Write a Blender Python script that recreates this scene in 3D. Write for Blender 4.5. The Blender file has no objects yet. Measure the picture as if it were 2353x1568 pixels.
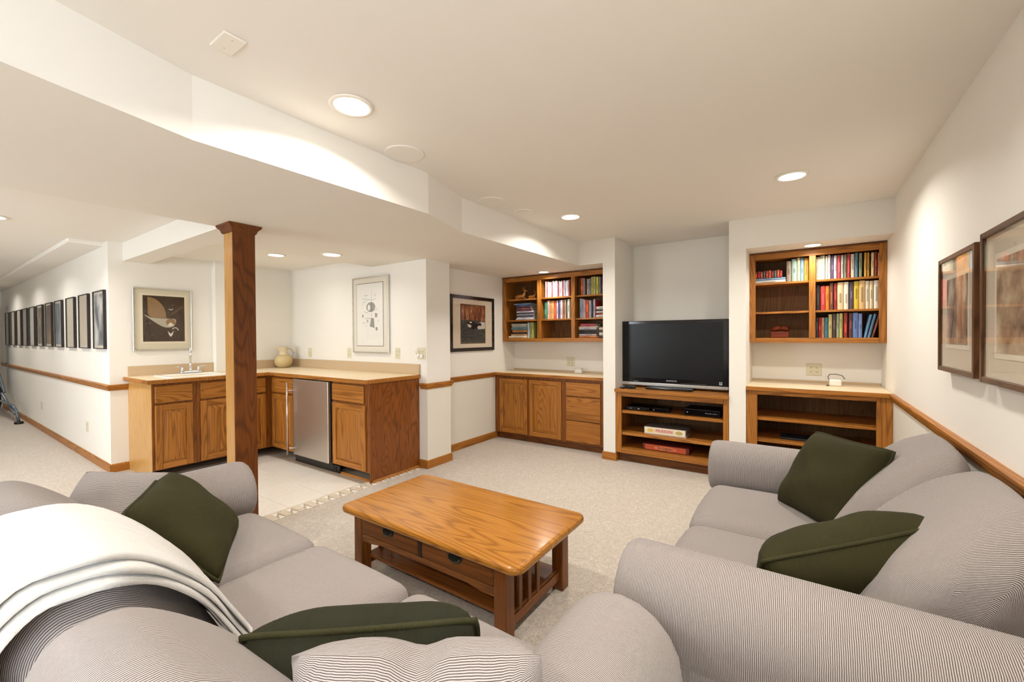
import bpy, bmesh, math, random
from mathutils import Vector, Matrix
random.seed(11)
S = bpy.context.scene
COL = S.collection
R = math.radians

# ------------------------------------------------------------ camera
cam = bpy.data.cameras.new('camera'); camo = bpy.data.objects.new('camera', cam); COL.objects.link(camo)
cam.sensor_fit = 'HORIZONTAL'; cam.sensor_width = 36.0; cam.lens = 36.0 * 972.0 / 2353.0; cam.clip_start = 0.02
yaw, pit, rol = R(34.40), R(-0.66), R(0.36)
fw = Vector((-math.sin(yaw) * math.cos(pit), math.cos(yaw) * math.cos(pit), math.sin(pit)))
rt = Vector((math.cos(yaw), math.sin(yaw), 0)); dn = fw.cross(rt)
r2 = rt * math.cos(rol) + dn * math.sin(rol); d2 = dn * math.cos(rol) - rt * math.sin(rol)
m = Matrix((r2, -d2, -fw)).transposed().to_4x4(); m.translation = (0, 0, 1.38)
camo.matrix_world = m
S.camera = camo

# ------------------------------------------------------------ world, daylight, exposure
S.view_settings.view_transform = 'Standard'; S.view_settings.look = 'None'
S.view_settings.gamma = 1.0; S.view_settings.use_curve_mapping = False
S.view_settings.exposure = 0.26
S.cycles.use_adaptive_sampling = True; S.cycles.adaptive_threshold = 0.07; S.cycles.adaptive_min_samples = 12
S.cycles.caustics_reflective = False; S.cycles.caustics_refractive = False; S.cycles.max_bounces = 6; S.cycles.glossy_bounces = 3; S.cycles.transmission_bounces = 3
w = bpy.data.worlds.new('world'); S.world = w; w.use_nodes = True
w.node_tree.nodes['Background'].inputs[0].default_value = (0.62, 0.78, 1.0, 1); w.node_tree.nodes['Background'].inputs[1].default_value = 3.0
DOWNLIGHT = 15.0       # watts of one recessed ceiling lamp
WARM = (1.0, 0.965, 0.90)

def area(name, loc, rot, size, power, col, shape='DISK', size_y=None, parent=None, spread=180):
    l = bpy.data.lights.new(name, 'AREA'); l.shape = shape; l.size = size; l.energy = power; l.color = col[:3]; l.spread = R(spread)
    if size_y: l.size_y = size_y
    o = bpy.data.objects.new(name, l); COL.objects.link(o); o.location = loc; o.rotation_euler = rot
    if parent: o.parent = parent
    return o
XR = 0.603
# daylight that comes in through the basement windows behind the camera (glass area light set in each opening)
area('window_daylight', (XR - 0.02, -1.45, 1.55), (R(78), 0, R(90)), 1.8, 62, (0.84, 0.92, 1.0), 'RECTANGLE', 1.0)
area('window_daylight', (-5.0, -3.0, 1.55), (R(66), 0, 0), 1.9, 70, (0.86, 0.93, 1.0), 'RECTANGLE', 1.1)

# ------------------------------------------------------------ colours and materials
def lin(h, k=1.0):
    if isinstance(h, str): c = [int(h[i:i + 2], 16) / 255 for i in (0, 2, 4)]
    else: c = [v / 255 for v in h]
    return tuple((((v + 0.055) / 1.055) ** 2.4 if v > 0.04045 else v / 12.92) * k for v in c) + (1.0,)

class NT:
    def __init__(s, name):
        s.m = bpy.data.materials.new(name); s.m.use_nodes = True; s.t = s.m.node_tree; s.n = s.t.nodes
        s.b = s.n['Principled BSDF']
    def new(s, t, **kw):
        n = s.n.new(t)
        for k, v in kw.items():
            if k.startswith('i_'): n.inputs[int(k[2:])].default_value = v
            else: setattr(n, k, v)
        return n
    def lk(s, a, b): s.t.links.new(a, b)
    def math(s, op, a, b=None):
        n = s.new('ShaderNodeMath', operation=op)
        for i, v in enumerate((a, b)):
            if v is None: continue
            if isinstance(v, (int, float)): n.inputs[i].default_value = v
            else: s.lk(v, n.inputs[i])
        return n.outputs[0]
    def ramp(s, fac, stops):
        n = s.new('ShaderNodeValToRGB'); e = n.color_ramp.elements
        while len(e) < len(stops): e.new(0.5)
        for i, (p, c) in enumerate(stops): e[i].position = p; e[i].color = c
        s.lk(fac, n.inputs[0]); return n.outputs[0]
    def mix(s, fac, a, b, mode='MIX'):
        n = s.new('ShaderNodeMix', data_type='RGBA', blend_type=mode)
        for i, v in ((0, fac), (6, a), (7, b)):
            if isinstance(v, (int, float)): n.inputs[i].default_value = v
            elif isinstance(v, tuple): n.inputs[i].default_value = v
            else: s.lk(v, n.inputs[i])
        return n.outputs[2]
    def coords(s, scale=(1, 1, 1), rnd=True):
        tc = s.new('ShaderNodeTexCoord'); mp = s.new('ShaderNodeMapping'); mp.inputs['Scale'].default_value = scale
        s.lk(tc.outputs['Object'], mp.inputs['Vector'])
        if rnd:
            oi = s.new('ShaderNodeObjectInfo'); v = s.new('ShaderNodeVectorMath', operation='SCALE'); v.inputs[0].default_value = (7.3, 3.1, 5.7)
            s.lk(oi.outputs['Random'], v.inputs['Scale']); s.lk(v.outputs[0], mp.inputs['Location'])
        return mp.outputs[0]
    def noise(s, vec, scale, detail=2.0, rough=0.5, dist=0.0):
        n = s.new('ShaderNodeTexNoise'); s.lk(vec, n.inputs['Vector'])
        n.inputs['Scale'].default_value = scale; n.inputs['Detail'].default_value = detail; n.inputs['Roughness'].default_value = rough; n.inputs['Distortion'].default_value = dist
        return n.outputs['Fac']
    def bump(s, h, strength=0.3, dist=0.01):
        n = s.new('ShaderNodeBump'); n.inputs['Strength'].default_value = strength; n.inputs['Distance'].default_value = dist
        s.lk(h, n.inputs['Height']); s.lk(n.outputs[0], s.b.inputs['Normal'])
    def col(s, v):
        if isinstance(v, tuple): s.b.inputs['Base Color'].default_value = v
        else: s.lk(v, s.b.inputs['Base Color'])
        return s
    def set(s, **kw):
        for k, v in kw.items(): s.b.inputs[k.replace('_', ' ')].default_value = v
        return s

MC = {}
def plain(name, col, rough=0.5, metal=0.0, coat=0.0, **kw):
    if name in MC: return MC[name]
    t = NT(name); t.col(lin(col) if not isinstance(col, tuple) else col); t.set(Roughness=rough, Metallic=metal)
    if coat: t.set(Coat_Weight=coat, Coat_Roughness=0.05)
    t.set(**kw); MC[name] = t.m; return t.m

def paint(name, col, var=0.02, rough=0.75):
    t = NT(name); v = t.coords(rnd=False)
    l = t.noise(v, 1.3, 2)
    c = lin(col); c2 = tuple(x * (1 - var * 2) for x in c[:3]) + (1,)
    t.col(t.mix(l, c, c2)); t.set(Roughness=rough); return t.m

def wood(name, axis, light, mid, dark, rough=0.42, coat=0.06, freq=26, stretch=0.06, scale=5.0):
    key = name + '_' + axis
    if key in MC: return MC[key]
    t = NT(key); sc = [1.0, 1.0, 1.0]; sc['xyz'.index(axis)] = stretch
    v = t.coords(tuple(sc))
    n = t.noise(v, scale, 2.0, 0.45, 0.25)
    rings = t.math('SINE', t.math('MULTIPLY', n, freq * 6.283))
    r01 = t.math('MULTIPLY_ADD', rings, 0.5); t.n[-1].inputs[2].default_value = 0.5
    rr = t.math('POWER', r01, 3.2)
    sc2 = [1.0, 1.0, 1.0]; sc2['xyz'.index(axis)] = 0.02
    v2 = t.coords(tuple(sc2)); pores = t.noise(v2, 260, 2.0, 0.6)
    pf = t.ramp(pores, [(0.40, (0, 0, 0, 1)), (0.62, (1, 1, 1, 1))])
    broad = t.noise(v, 1.7, 2.0)
    base = t.mix(broad, lin(light), lin(mid))
    c = t.mix(t.math('MULTIPLY', rr, 0.55), base, lin(dark))
    c = t.mix(t.math('MULTIPLY', pf, 0.34), c, lin(dark))
    t.col(c); t.set(Roughness=rough, Coat_Weight=coat, Coat_Roughness=0.12, Specular_IOR_Level=0.3)
    MC[key] = t.m; return t.m

def oak(a): return wood('oak_cabinet', a, 'c58338', 'a56623', '63340a')
def oakf(a): return wood('oak_frame_shadow', a, '9a5c22', '824816', '502606')  # oak darkened so shadow lines are painted around doors and drawers
def oakd(a): return wood('oak_dark', a, '80491a', '6a3a12', '401f06', 0.42, 0.06)
def oakt(a): return wood('oak_table', a, 'bf8236', 'a56a22', '71400e', 0.24, 0.3)
def oakb(a): return wood('oak_table_base', a, '8e5522', '753f14', '482408', 0.35, 0.12)
def oakin(a): return wood('oak_inside', a, '80592c', '6c471c', '4a2c0c', 0.55, 0.0)
def walnut(a): return wood('walnut', a, '6a4527', '523219', '311a0b', 0.4, 0.2)
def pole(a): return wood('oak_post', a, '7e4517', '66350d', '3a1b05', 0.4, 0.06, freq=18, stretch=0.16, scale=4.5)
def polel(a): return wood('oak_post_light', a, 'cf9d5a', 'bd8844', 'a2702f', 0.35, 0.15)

def fabric():
    """ribbed cream and brown stripes; the 'stripe' vertex value runs across the ribs (metres)"""
    key = 'striped_chenille'
    if key in MC: return MC[key]
    pitch = 0.0043; t = NT(key); v = t.coords((1, 1, 1), rnd=False)
    at = t.new('ShaderNodeAttribute', attribute_name='stripe')
    wob = t.math('MULTIPLY', t.noise(v, 30, 3), 0.0035)
    u = t.math('ADD', at.outputs['Fac'], wob)
    s1 = t.math('SINE', t.math('MULTIPLY', u, 6.2832 / pitch))
    f01 = t.math('MULTIPLY_ADD', s1, 0.5); t.n[-1].inputs[2].default_value = 0.5
    f = t.ramp(f01, [(0.10, (0, 0, 0, 1)), (0.48, (1, 1, 1, 1))])
    fuzz = t.noise(v, 420, 2)
    light = t.mix(fuzz, lin('b4aaa4'), lin('9d938d'))
    dark = t.mix(fuzz, lin('4c413d'), lin('3b3231'))
    t.col(t.mix(f, dark, light)); t.set(Roughness=0.95, Sheen_Weight=0.12, Sheen_Roughness=0.5, Specular_IOR_Level=0.2)
    t.bump(t.math('ADD', f01, t.math('MULTIPLY', fuzz, 0.5)), 0.35, 0.0025)
    MC[key] = t.m; return t.m

def velvet(name, c1, c2, axis='x', pitch=0.004):
    if name in MC: return MC[name]
    t = NT(name); v = t.coords((1, 1, 1))
    sx = t.new('ShaderNodeSeparateXYZ'); t.lk(v, sx.inputs[0])
    s1 = t.math('SINE', t.math('MULTIPLY', sx.outputs['xyz'.index(axis)], 6.2832 / pitch))
    n = t.noise(v, 6, 3)
    fz = t.noise(v, 300, 2)
    t.col(t.mix(t.math('ADD', t.math('MULTIPLY', n, 0.8), t.math('MULTIPLY', fz, 0.2)), lin(c1), lin(c2))); t.set(Roughness=0.9, Sheen_Weight=0.05, Sheen_Roughness=0.4, Specular_IOR_Level=0.2)
    t.b.inputs['Sheen Tint'].default_value = lin('8f8a62')
    t.bump(t.math('ADD', s1, t.math('MULTIPLY', fz, 0.6)), 0.25, 0.0015)
    MC[name] = t.m; return t.m

def carpet():
    t = NT('carpet'); v = t.coords(rnd=False)
    a = t.noise(v, 34, 4, 0.7); b = t.noise(v, 130, 2, 0.7); x = t.mix(t.ramp(a, [(0.34, (0, 0, 0, 1)), (0.66, (1, 1, 1, 1))]), lin('d9cfc3'), lin('c0b4a7')); x = t.mix(t.ramp(b, [(0.35, (0, 0, 0, 1)), (0.7, (1, 1, 1, 1))]), x, lin('ab9c8a'))
    t.col(x); t.set(Roughness=1.0, Sheen_Weight=0.25)
    t.bump(b, 0.6, 0.008); return t.m

def speck(name, c1, c2, scale=420, rough=0.4):
    t = NT(name); v = t.coords(rnd=False); n = t.noise(v, scale, 3, 0.7)
    t.col(t.mix(t.ramp(n, [(0.42, (0, 0, 0, 1)), (0.6, (1, 1, 1, 1))]), lin(c1), lin(c2))); t.set(Roughness=rough); return t.m

def wallpaper(name, c1, c2, axis):
    t = NT(name); v = t.coords(rnd=False); sx = t.new('ShaderNodeSeparateXYZ'); t.lk(v, sx.inputs[0])
    s1 = t.math('SINE', t.math('MULTIPLY', sx.outputs['xyz'.index(axis)], 6.2832 / 0.018))
    f = t.math('MULTIPLY_ADD', s1, 0.5); t.n[-1].inputs[2].default_value = 0.5
    t.col(t.mix(f, lin(c1), lin(c2))); t.set(Roughness=0.8); return t.m

def glassmat():
    t = NT('picture_glass'); n = t.n; tr = t.new('ShaderNodeBsdfTransparent'); gl = t.new('ShaderNodeBsdfGlossy'); gl.inputs['Roughness'].default_value = 0.02
    lw = t.new('ShaderNodeLayerWeight'); lw.inputs['Blend'].default_value = 0.5
    f = t.math('MULTIPLY_ADD', t.math('POWER', lw.outputs['Facing'], 4.0), 0.45); t.n[-1].inputs[2].default_value = 0.018
    mx = t.new('ShaderNodeMixShader'); t.lk(f, mx.inputs[0]); t.lk(tr.outputs[0], mx.inputs[1]); t.lk(gl.outputs[0], mx.inputs[2])
    t.lk(mx.outputs[0], n['Material Output'].inputs[0]); return t.m

def emit(name, col, st):
    t = NT(name); t.b.inputs['Emission Color'].default_value = col; t.b.inputs['Emission Strength'].default_value = st; t.col((0.9, 0.9, 0.9, 1)); return t.m

WALL = paint('wall_paint', 'efeae0'); CEIL = paint('ceiling_paint', 'f3eee5', rough=0.9); CARPET = carpet()
PAPER_Y = wallpaper('striped_wallpaper_y', 'e2dccf', 'dcd5c6', 'y'); PAPER_X = wallpaper('striped_wallpaper_x', 'e6dfcc', 'e0d8c5', 'x')
LAM = speck('laminate_counter', 'ecd9b8', 'e2cca6'); SPLASH = speck('laminate_splash', 'cdb492', 'bfa482')
GLASS = glassmat(); LENS = emit('lamp_lens', (1, 0.95, 0.86, 1), 9.0)
WHITE = plain('white_plastic', 'f0ece2', 0.4); IVORY = plain('ivory_plastic', 'd9d2b4', 0.4); BLACK = plain('black_plastic', '0c0c0d', 0.3); GLOSSB = plain('gloss_black', '08080a', 0.12)
CHROME = plain('chrome', 'd8d8dc', 0.12, 1.0); STEEL = plain('brushed_steel', 'd6cec2', 0.38, 1.0); SILVER = plain('silver_plastic', 'b6b4b0', 0.3, 0.6)
GREEN = velvet('green_velvet', '39351a', '26230f'); GREEND = velvet('dark_green_corduroy', '2c2b19', '1c1c12', 'x', 0.005)

# ------------------------------------------------------------ mesh helpers
OFF = {}
def off(p): return OFF[p.name] if p else None

def root(name, label, cat, loc, group=None, rot=None):
    o = bpy.data.objects.new(name, None); COL.objects.link(o); o.location = loc; o.empty_display_size = 0.05
    if rot: o.rotation_euler = rot
    o['label'] = label; o['category'] = cat
    if group: o['group'] = group
    OFF[o.name] = Vector(loc) if not rot else Vector((0, 0, 0)); return o

def tag(o, label, cat, group=None, kind=None):
    o['label'] = label
    if cat: o['category'] = cat
    if group: o['group'] = group
    if kind: o['kind'] = kind
    return o

def mk(name, verts, faces, mat, parent=None, smooth=False, loc=None, mats=None, fm=None, stripe=None):
    """verts in world space; the object sits at its parent's origin, or at loc / the base centre when it is top-level"""
    vs = [Vector(v) for v in verts]
    if parent: o0 = OFF[parent.name]
    else:
        if loc is None:
            xs = [v.x for v in vs]; ys = [v.y for v in vs]; zs = [v.z for v in vs]
            loc = ((min(xs) + max(xs)) / 2, (min(ys) + max(ys)) / 2, min(zs))
        o0 = Vector(loc)
    me = bpy.data.meshes.new(name); me.from_pydata([v - o0 for v in vs], [], faces)
    for mm in (mats or [mat]): me.materials.append(mm)
    if fm: me.polygons.foreach_set('material_index', fm)
    if smooth: me.polygons.foreach_set('use_smooth', [True] * len(me.polygons))
    if stripe: me.attributes.new('stripe', 'FLOAT', 'POINT').data.foreach_set('value', stripe)
    me.update()
    o = bpy.data.objects.new(name, me); COL.objects.link(o)
    if parent: o.parent = parent
    else: o.location = o0
    OFF[o.name] = o0
    return o

def frombm(name, bm, mat, parent=None, smooth=False, loc=None):
    bm.verts.index_update(); vs = [v.co.copy() for v in bm.verts]; fs = [[v.index for v in f.verts] for f in bm.faces]; bm.free()
    return mk(name, vs, fs, mat, parent, smooth, loc)

def bmbox(bm, b, bev=0.0, seg=1):
    x0, x1, y0, y1, z0, z1 = b
    r = bmesh.ops.create_cube(bm, size=1.0)['verts']
    for v in r: v.co = Vector((x0 + (v.co.x + .5) * (x1 - x0), y0 + (v.co.y + .5) * (y1 - y0), z0 + (v.co.z + .5) * (z1 - z0)))
    if bev:
        es = list({e for v in r for e in v.link_edges}); bmesh.ops.bevel(bm, geom=es, offset=min(bev, .45 * min(x1 - x0, y1 - y0, z1 - z0)), segments=seg, affect='EDGES', profile=0.5)

def box(name, b, mat, parent=None, bev=0.0, seg=1, loc=None):
    bm = bmesh.new(); bmbox(bm, b, bev, seg); return frombm(name, bm, mat, parent, False, loc)

def boxes(name, bs, mat, parent=None, bev=0.0, loc=None):
    bm = bmesh.new()
    for b in bs: bmbox(bm, b, bev)
    return frombm(name, bm, mat, parent, False, loc)

def prism(name, poly, z0, z1, mat, parent=None, loc=None, smooth=False):
    n = len(poly); a = sum(poly[i][0] * poly[(i + 1) % n][1] - poly[(i + 1) % n][0] * poly[i][1] for i in range(n))
    if a < 0: poly = poly[::-1]
    vs = [(x, y, z0) for x, y in poly] + [(x, y, z1) for x, y in poly]
    fs = [list(range(n))[::-1], list(range(n, 2 * n))] + [[i, (i + 1) % n, n + (i + 1) % n, n + i] for i in range(n)]
    return mk(name, vs, fs, mat, parent, smooth, loc)

def sweep(name, path, prof, mat, parent=None, closed=False, smooth=True, up=(0, 0, 1), cap=True, loc=None):
    """extrude the 2-D profile (side, up) along a 3-D polyline with mitred corners"""
    P = [Vector(p) for p in path]; n = len(P); k = len(prof); vs = []; upv = Vector(up)
    for i in range(n):
        if closed: a, b = P[i - 1], P[(i + 1) % n]; t1 = (P[i] - a).normalized(); t2 = (b - P[i]).normalized()
        else: t1 = (P[i] - P[i - 1]).normalized() if i else (P[1] - P[0]).normalized(); t2 = (P[i + 1] - P[i]).normalized() if i < n - 1 else t1
        t = (t1 + t2).normalized(); s = t.cross(upv)
        if s.length < 1e-4: s = t.cross(Vector((1, 0, 0)))
        s.normalize(); u = s.cross(t).normalized(); c = max(0.3, t.dot(t1))
        for (px, pz) in prof: vs.append(P[i] + s * (px / c) + u * pz)
    fs = []
    for i in range(n if closed else n - 1):
        for j in range(k):
            a = i * k + j; b = i * k + (j + 1) % k; c = ((i + 1) % n) * k + (j + 1) % k; d = ((i + 1) % n) * k + j
            fs.append([a, b, c, d])
    if not closed and cap: fs.append(list(range(k))[::-1]); fs.append(list(range((n - 1) * k, n * k)))
    return mk(name, vs, fs, mat, parent, smooth, loc)

def circ(r, k=10, ry=None): return [(r * math.cos(2 * math.pi * i / k), (ry or r) * math.sin(2 * math.pi * i / k)) for i in range(k)]
def tube(name, path, r, mat, parent=None, k=10, closed=False, loc=None): return sweep(name, path, circ(r, k), mat, parent, closed, True, loc=loc)

def lathe(name, prof, cx, cy, mat, parent=None, k=24, loc=None, smooth=True):
    vs = []; fs = []; n = len(prof)
    for (r, z) in prof:
        for i in range(k): a = 2 * math.pi * i / k; vs.append((cx + r * math.cos(a), cy + r * math.sin(a), z))
    for i in range(n - 1):
        for j in range(k): fs.append([i * k + j, i * k + (j + 1) % k, (i + 1) * k + (j + 1) % k, (i + 1) * k + j])
    fs.append(list(range(k))[::-1]); fs.append(list(range((n - 1) * k, n * k)))
    return mk(name, vs, fs, mat, parent, smooth, loc)

def softverts(h, r, n, ax=None):
    """rounded-box surface as a welded grid cube; h = half sizes, r = edge radius"""
    idx = {}; vs = []; fs = []; st = []
    def q(i): t = -1 + 2 * i / n; return math.copysign(abs(t) ** 0.72, t)
    def vid(i, j, k):
        key = (i, j, k)
        if key not in idx:
            p = Vector((q(i) * h[0], q(j) * h[1], q(k) * h[2])); c = Vector([max(-(h[a] - r), min(h[a] - r, p[a])) for a in range(3)])
            d = p - c
            if d.length > 1e-9: p = c + d.normalized() * r
            if ax is not None:
                sg = 1 if c[ax] + d[ax] >= 0 else -1; th_ = math.asin(max(-1, min(1, d[ax] / max(d.length, 1e-9))))
                mm_ = max(0.0, (h[2] - r) - c[2]) * max(0.0, min(1.0, (abs(th_) - .5) / 1.07)) ** 2
                st.append(c[ax] + r * th_ + sg * mm_)
            idx[key] = len(vs); vs.append(p)
        return idx[key]
    for a in range(n):
        for b in range(n):
            for s in (0, n):
                f = [vid(s, a, b), vid(s, a + 1, b), vid(s, a + 1, b + 1), vid(s, a, b + 1)]; fs.append(f if s else f[::-1])
                f = [vid(a, s, b), vid(a + 1, s, b), vid(a + 1, s, b + 1), vid(a, s, b + 1)]; fs.append(f[::-1] if s else f)
                f = [vid(a, b, s), vid(a + 1, b, s), vid(a + 1, b + 1, s), vid(a, b + 1, s)]; fs.append(f if s else f[::-1])
    return (vs, fs) if ax is None else (vs, fs, st)

def soft(name, b, r, mat, parent=None, n=16, deform=None, loc=None):
    x0, x1, y0, y1, z0, z1 = b; c = Vector(((x0 + x1) / 2, (y0 + y1) / 2, (z0 + z1) / 2)); h = ((x1 - x0) / 2, (y1 - y0) / 2, (z1 - z0) / 2)
    vs, fs = softverts(h, min(r, min(h) * 0.98), n); out = []
    for v in vs:
        if deform: v = deform(v, h)
        out.append(v + c)
    return mk(name, out, fs, mat, parent, True, loc)

# planes for cabinet fronts: map (u, n, z) with n outward
def face(kind, base):
    if kind == 'y-': return lambda u, n, z: (u, base - n, z)
    if kind == 'x+': return lambda u, n, z: (base + n, u, z)
    if kind == 'x-': return lambda u, n, z: (base - n, u, z)
def fbox(F, u0, u1, n0, n1, z0, z1):
    a = F(u0, n0, z0); b = F(u1, n1, z1); return (min(a[0], b[0]), max(a[0], b[0]), min(a[1], b[1]), max(a[1], b[1]), z0, z1)
def uaxis(kind): return 'x' if kind == 'y-' else 'y'

def door(kind, base, u0, u1, z0, z1, parent, name='door', woodf=oak, knob=False):
    F = face(kind, base); ax = uaxis(kind); t = 0.019; sw = 0.055
    d = box(name, fbox(F, u0 + .002, u1 - .002, 0, .006, z0 + .002, z1 - .002), woodf('z'), parent)
    for a, b in ((u0, u0 + sw), (u1 - sw, u1)): box('stile', fbox(F, a, b, 0, t, z0, z1), woodf('z'), d, 0.004)
    for a, b in ((z0, z0 + sw), (z1 - sw, z1)): box('rail', fbox(F, u0 + sw, u1 - sw, 0, t - .001, a, b), woodf(ax), d, 0.003)
    a, b, c, e = u0 + sw, u1 - sw, z0 + sw, z1 - sw; g = 0.04
    vs = [F(a, .006, c), F(b, .006, c), F(b, .006, e), F(a, .006, e), F(a + g, .018, c + g), F(b - g, .018, c + g), F(b - g, .018, e - g), F(a + g, .018, e - g)]
    fs = [[0, 1, 5, 4], [1, 2, 6, 5], [2, 3, 7, 6], [3, 0, 4, 7], [4, 5, 6, 7]]
    mk('panel', vs, fs, woodf('z'), d)
    return d
def drawer(kind, base, u0, u1, z0, z1, parent, woodf=oak):
    F = face(kind, base); return box('drawer_front', fbox(F, u0, u1, 0, 0.019, z0, z1), woodf(uaxis(kind)), parent, 0.006, 2)

def text(name, body, size, mat, parent, M, extrude=0.0006):
    c = bpy.data.curves.new(name, 'FONT'); c.body = body; c.size = size; c.align_x = 'CENTER'; c.align_y = 'CENTER'; c.extrude = extrude
    o = bpy.data.objects.new('tmp_text', c); COL.objects.link(o); dg = bpy.context.evaluated_depsgraph_get()
    me = bpy.data.meshes.new_from_object(o.evaluated_get(dg)); bpy.data.objects.remove(o)
    vs = [M @ v.co for v in me.vertices]; fs = [list(p.vertices) for p in me.polygons]; bpy.data.meshes.remove(me)
    return mk(name, vs, fs, mat, parent)
def TM(loc, right=(1, 0, 0), up=(0, 0, 1), stretch=1.0):
    r_ = Vector(right); u_ = Vector(up); n_ = r_.cross(u_); mm = Matrix((r_ * stretch, u_, n_)).transposed().to_4x4(); mm.translation = loc; return mm

def struct(o, label): o['kind'] = 'structure'; o['label'] = label; return o

# ------------------------------------------------------------ the room
ZC, ZS, ZB, ZH = 2.455, 2.19, 2.30, 2.38
XR, YB, YF, XW, XJ, XS, YL = 0.603, 5.10, 3.13, -3.45, -3.22, -5.85, 1.243
PIER = 4.473
TX1, TX0, TY1 = -3.268, -5.35, 2.56       # tiled bar floor
carp = prism('floor', [(-13.4, -3.1), (0.7, -3.1), (0.7, 5.2), (-3.5, 5.2), (-3.5, 3.14), (TX1, 3.14), (TX1, 0.4), (-3.9, 0.4), (-3.9, 1.3), (-5.86, 1.3), (-13.4, 1.3)], -0.05, 0.0, CARPET)
struct(carp, 'beige textured carpet covering the whole basement floor')
# bar floor: grout bed, square tiles, patterned border strip
GROUT = plain('grout', 'b3a591', 0.9); TILE = speck('cream_tile', 'efe9df', 'e9e2d6', 60, 0.25); TILE2 = speck('beige_tile', 'dbcfbd', 'd3c6b2', 60, 0.3); TILE3 = plain('white_tile', 'f0ebe1', 0.25); TAUPE = speck('taupe_tile', 'b7a591', 'ad9a86', 60, 0.35)
ft = prism('floor_tiled', [(TX1, 0.4), (TX1, 3.14), (-5.86, 3.14), (-5.86, 1.3), (-3.9, 1.3), (-3.9, 0.4)], -0.05, 0.001, GROUT)
struct(ft, 'cream square floor tiles in front of the bar with patterned border strip')
px, py = 0.3135, 0.335
tile_me = {}
def tile(name, x0, x1, y0, y1, mat):
    key = (round(x1 - x0, 4), round(y1 - y0, 4), mat.name)
    if key not in tile_me:
        o = box(name, (x0, x1, y0, y1, -0.004, 0.005), mat, ft, 0.002); tile_me[key] = o
        c = Vector(((x0 + x1) / 2 - OFF[ft.name].x, (y0 + y1) / 2 - OFF[ft.name].y, 0))
        for v in o.data.vertices: v.co -= c
        o.location = c
    else:
        s = tile_me[key]; o = s.copy(); COL.objects.link(o); o.parent = ft
        o.location = ((x0 + x1) / 2 - OFF[ft.name].x, (y0 + y1) / 2 - OFF[ft.name].y, 0)
    return o
g = 0.003
xe = -3.418
for i in range(7):
    for j in range(-4, 1):
        x1 = xe - i * px; x0 = x1 - px; y1 = 2.455 + j * py - 0.0; y0 = y1 - py
        if x0 < -5.35 or (y0 < 1.3 and x0 < -3.9): continue
        tile('tile', x0 + g, x1 - g, y0 + g, y1 - g, TILE)
for i in range(7):
    x1 = xe - i * px - 0.02; x0 = x1 - px
    if x0 > -5.3: tile('border_tile', x0 + g, x1 - g, 2.458, 2.528, TAUPE)
for j in range(8):     # thin liner beside the tiles
    y1 = 2.46 - j * 0.25; tile('liner_tile', -3.414, -3.395, y1 - 0.25 + g, y1 - g, TILE2)
bp = 0.107; bx0, bx1 = -3.391, -3.27
hexm = None
for j in range(-7, 17):  # elongated hexagons with white triangles between them
    yc = 1.82 + j * bp
    if yc < 0.5 or yc > 3.05: continue
    xm = (bx0 + bx1) / 2; a = bp * 0.47; b_ = bp * 0.20
    yo = 0.025
    poly = [(bx0, yc - a + yo), (bx0, yc + b_ * 0 + yo), (bx1, yc + a - yo), (bx1, yc - yo)]
    prism('border_tile', poly, -0.004, 0.005, TILE2, ft)
    prism('border_tile', [(bx0, yc + 0.003 + yo), (bx0, yc + a - 0.002 + yo), (xm + 0.01, yc + a * 0.62)], -0.004, 0.005, TILE3, ft)
    prism('border_tile', [(bx1, yc + a + 0.004 - yo), (bx1, yc + 2 * a - yo), (xm - 0.006, yc + a * 1.15)], -0.004, 0.005, TILE3, ft)

struct(box('ceiling', (-2.3, 0.7, -3.1, 5.2, ZC, ZC + 0.08), CEIL), 'cream painted main ceiling above the sofas and television wall')
SOF = [(-1.56, -3.1), (-1.56, -1.2), (-1.956, 0.30), (-2.055, 0.70), (-2.03, 2.0), (-2.175, 2.5), (-2.125, PIER), (-1.83, PIER), (-1.83, YB), (-3.5, YB), (-3.5, YF), (-4.1, YF), (-4.1, 1.57), (XS, 1.57), (XS, 1.36), (-3.505, 1.36), (-3.505, -3.1)]
struct(prism('ceiling_soffit', SOF, ZS, ZC + 0.04, WALL), 'lowered ceiling soffit with angled white face over the bar side')
struct(box('ceiling_bar', (XS - 0.1, -4.05, 1.5, YF + 0.1, ZB, ZB + 0.05), CEIL), 'raised ceiling panel above the sink counter')
ch = box('ceiling_hall', (-13.4, -3.5, 0.36, 1.36, ZH, ZH + 0.17), CEIL); struct(ch, 'hall ceiling on the left with a shallow raised tray')
box('ceiling_panel', (-13.4, -3.5, -3.1, 0.36, ZH + .12, ZH + 0.17), CEIL, ch); box('ceiling_panel', (-13.4, -7.2, -3.1, 0.36, ZH, ZH + 0.12), CEIL, ch)
struct(box('ceiling_bulkhead', (-13.4, -6.0, 0.98, YL + .02, ZH - 0.035, ZH + .01), CEIL, bev=0.01), 'slim bulkhead along the top of the long picture wall')

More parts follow.
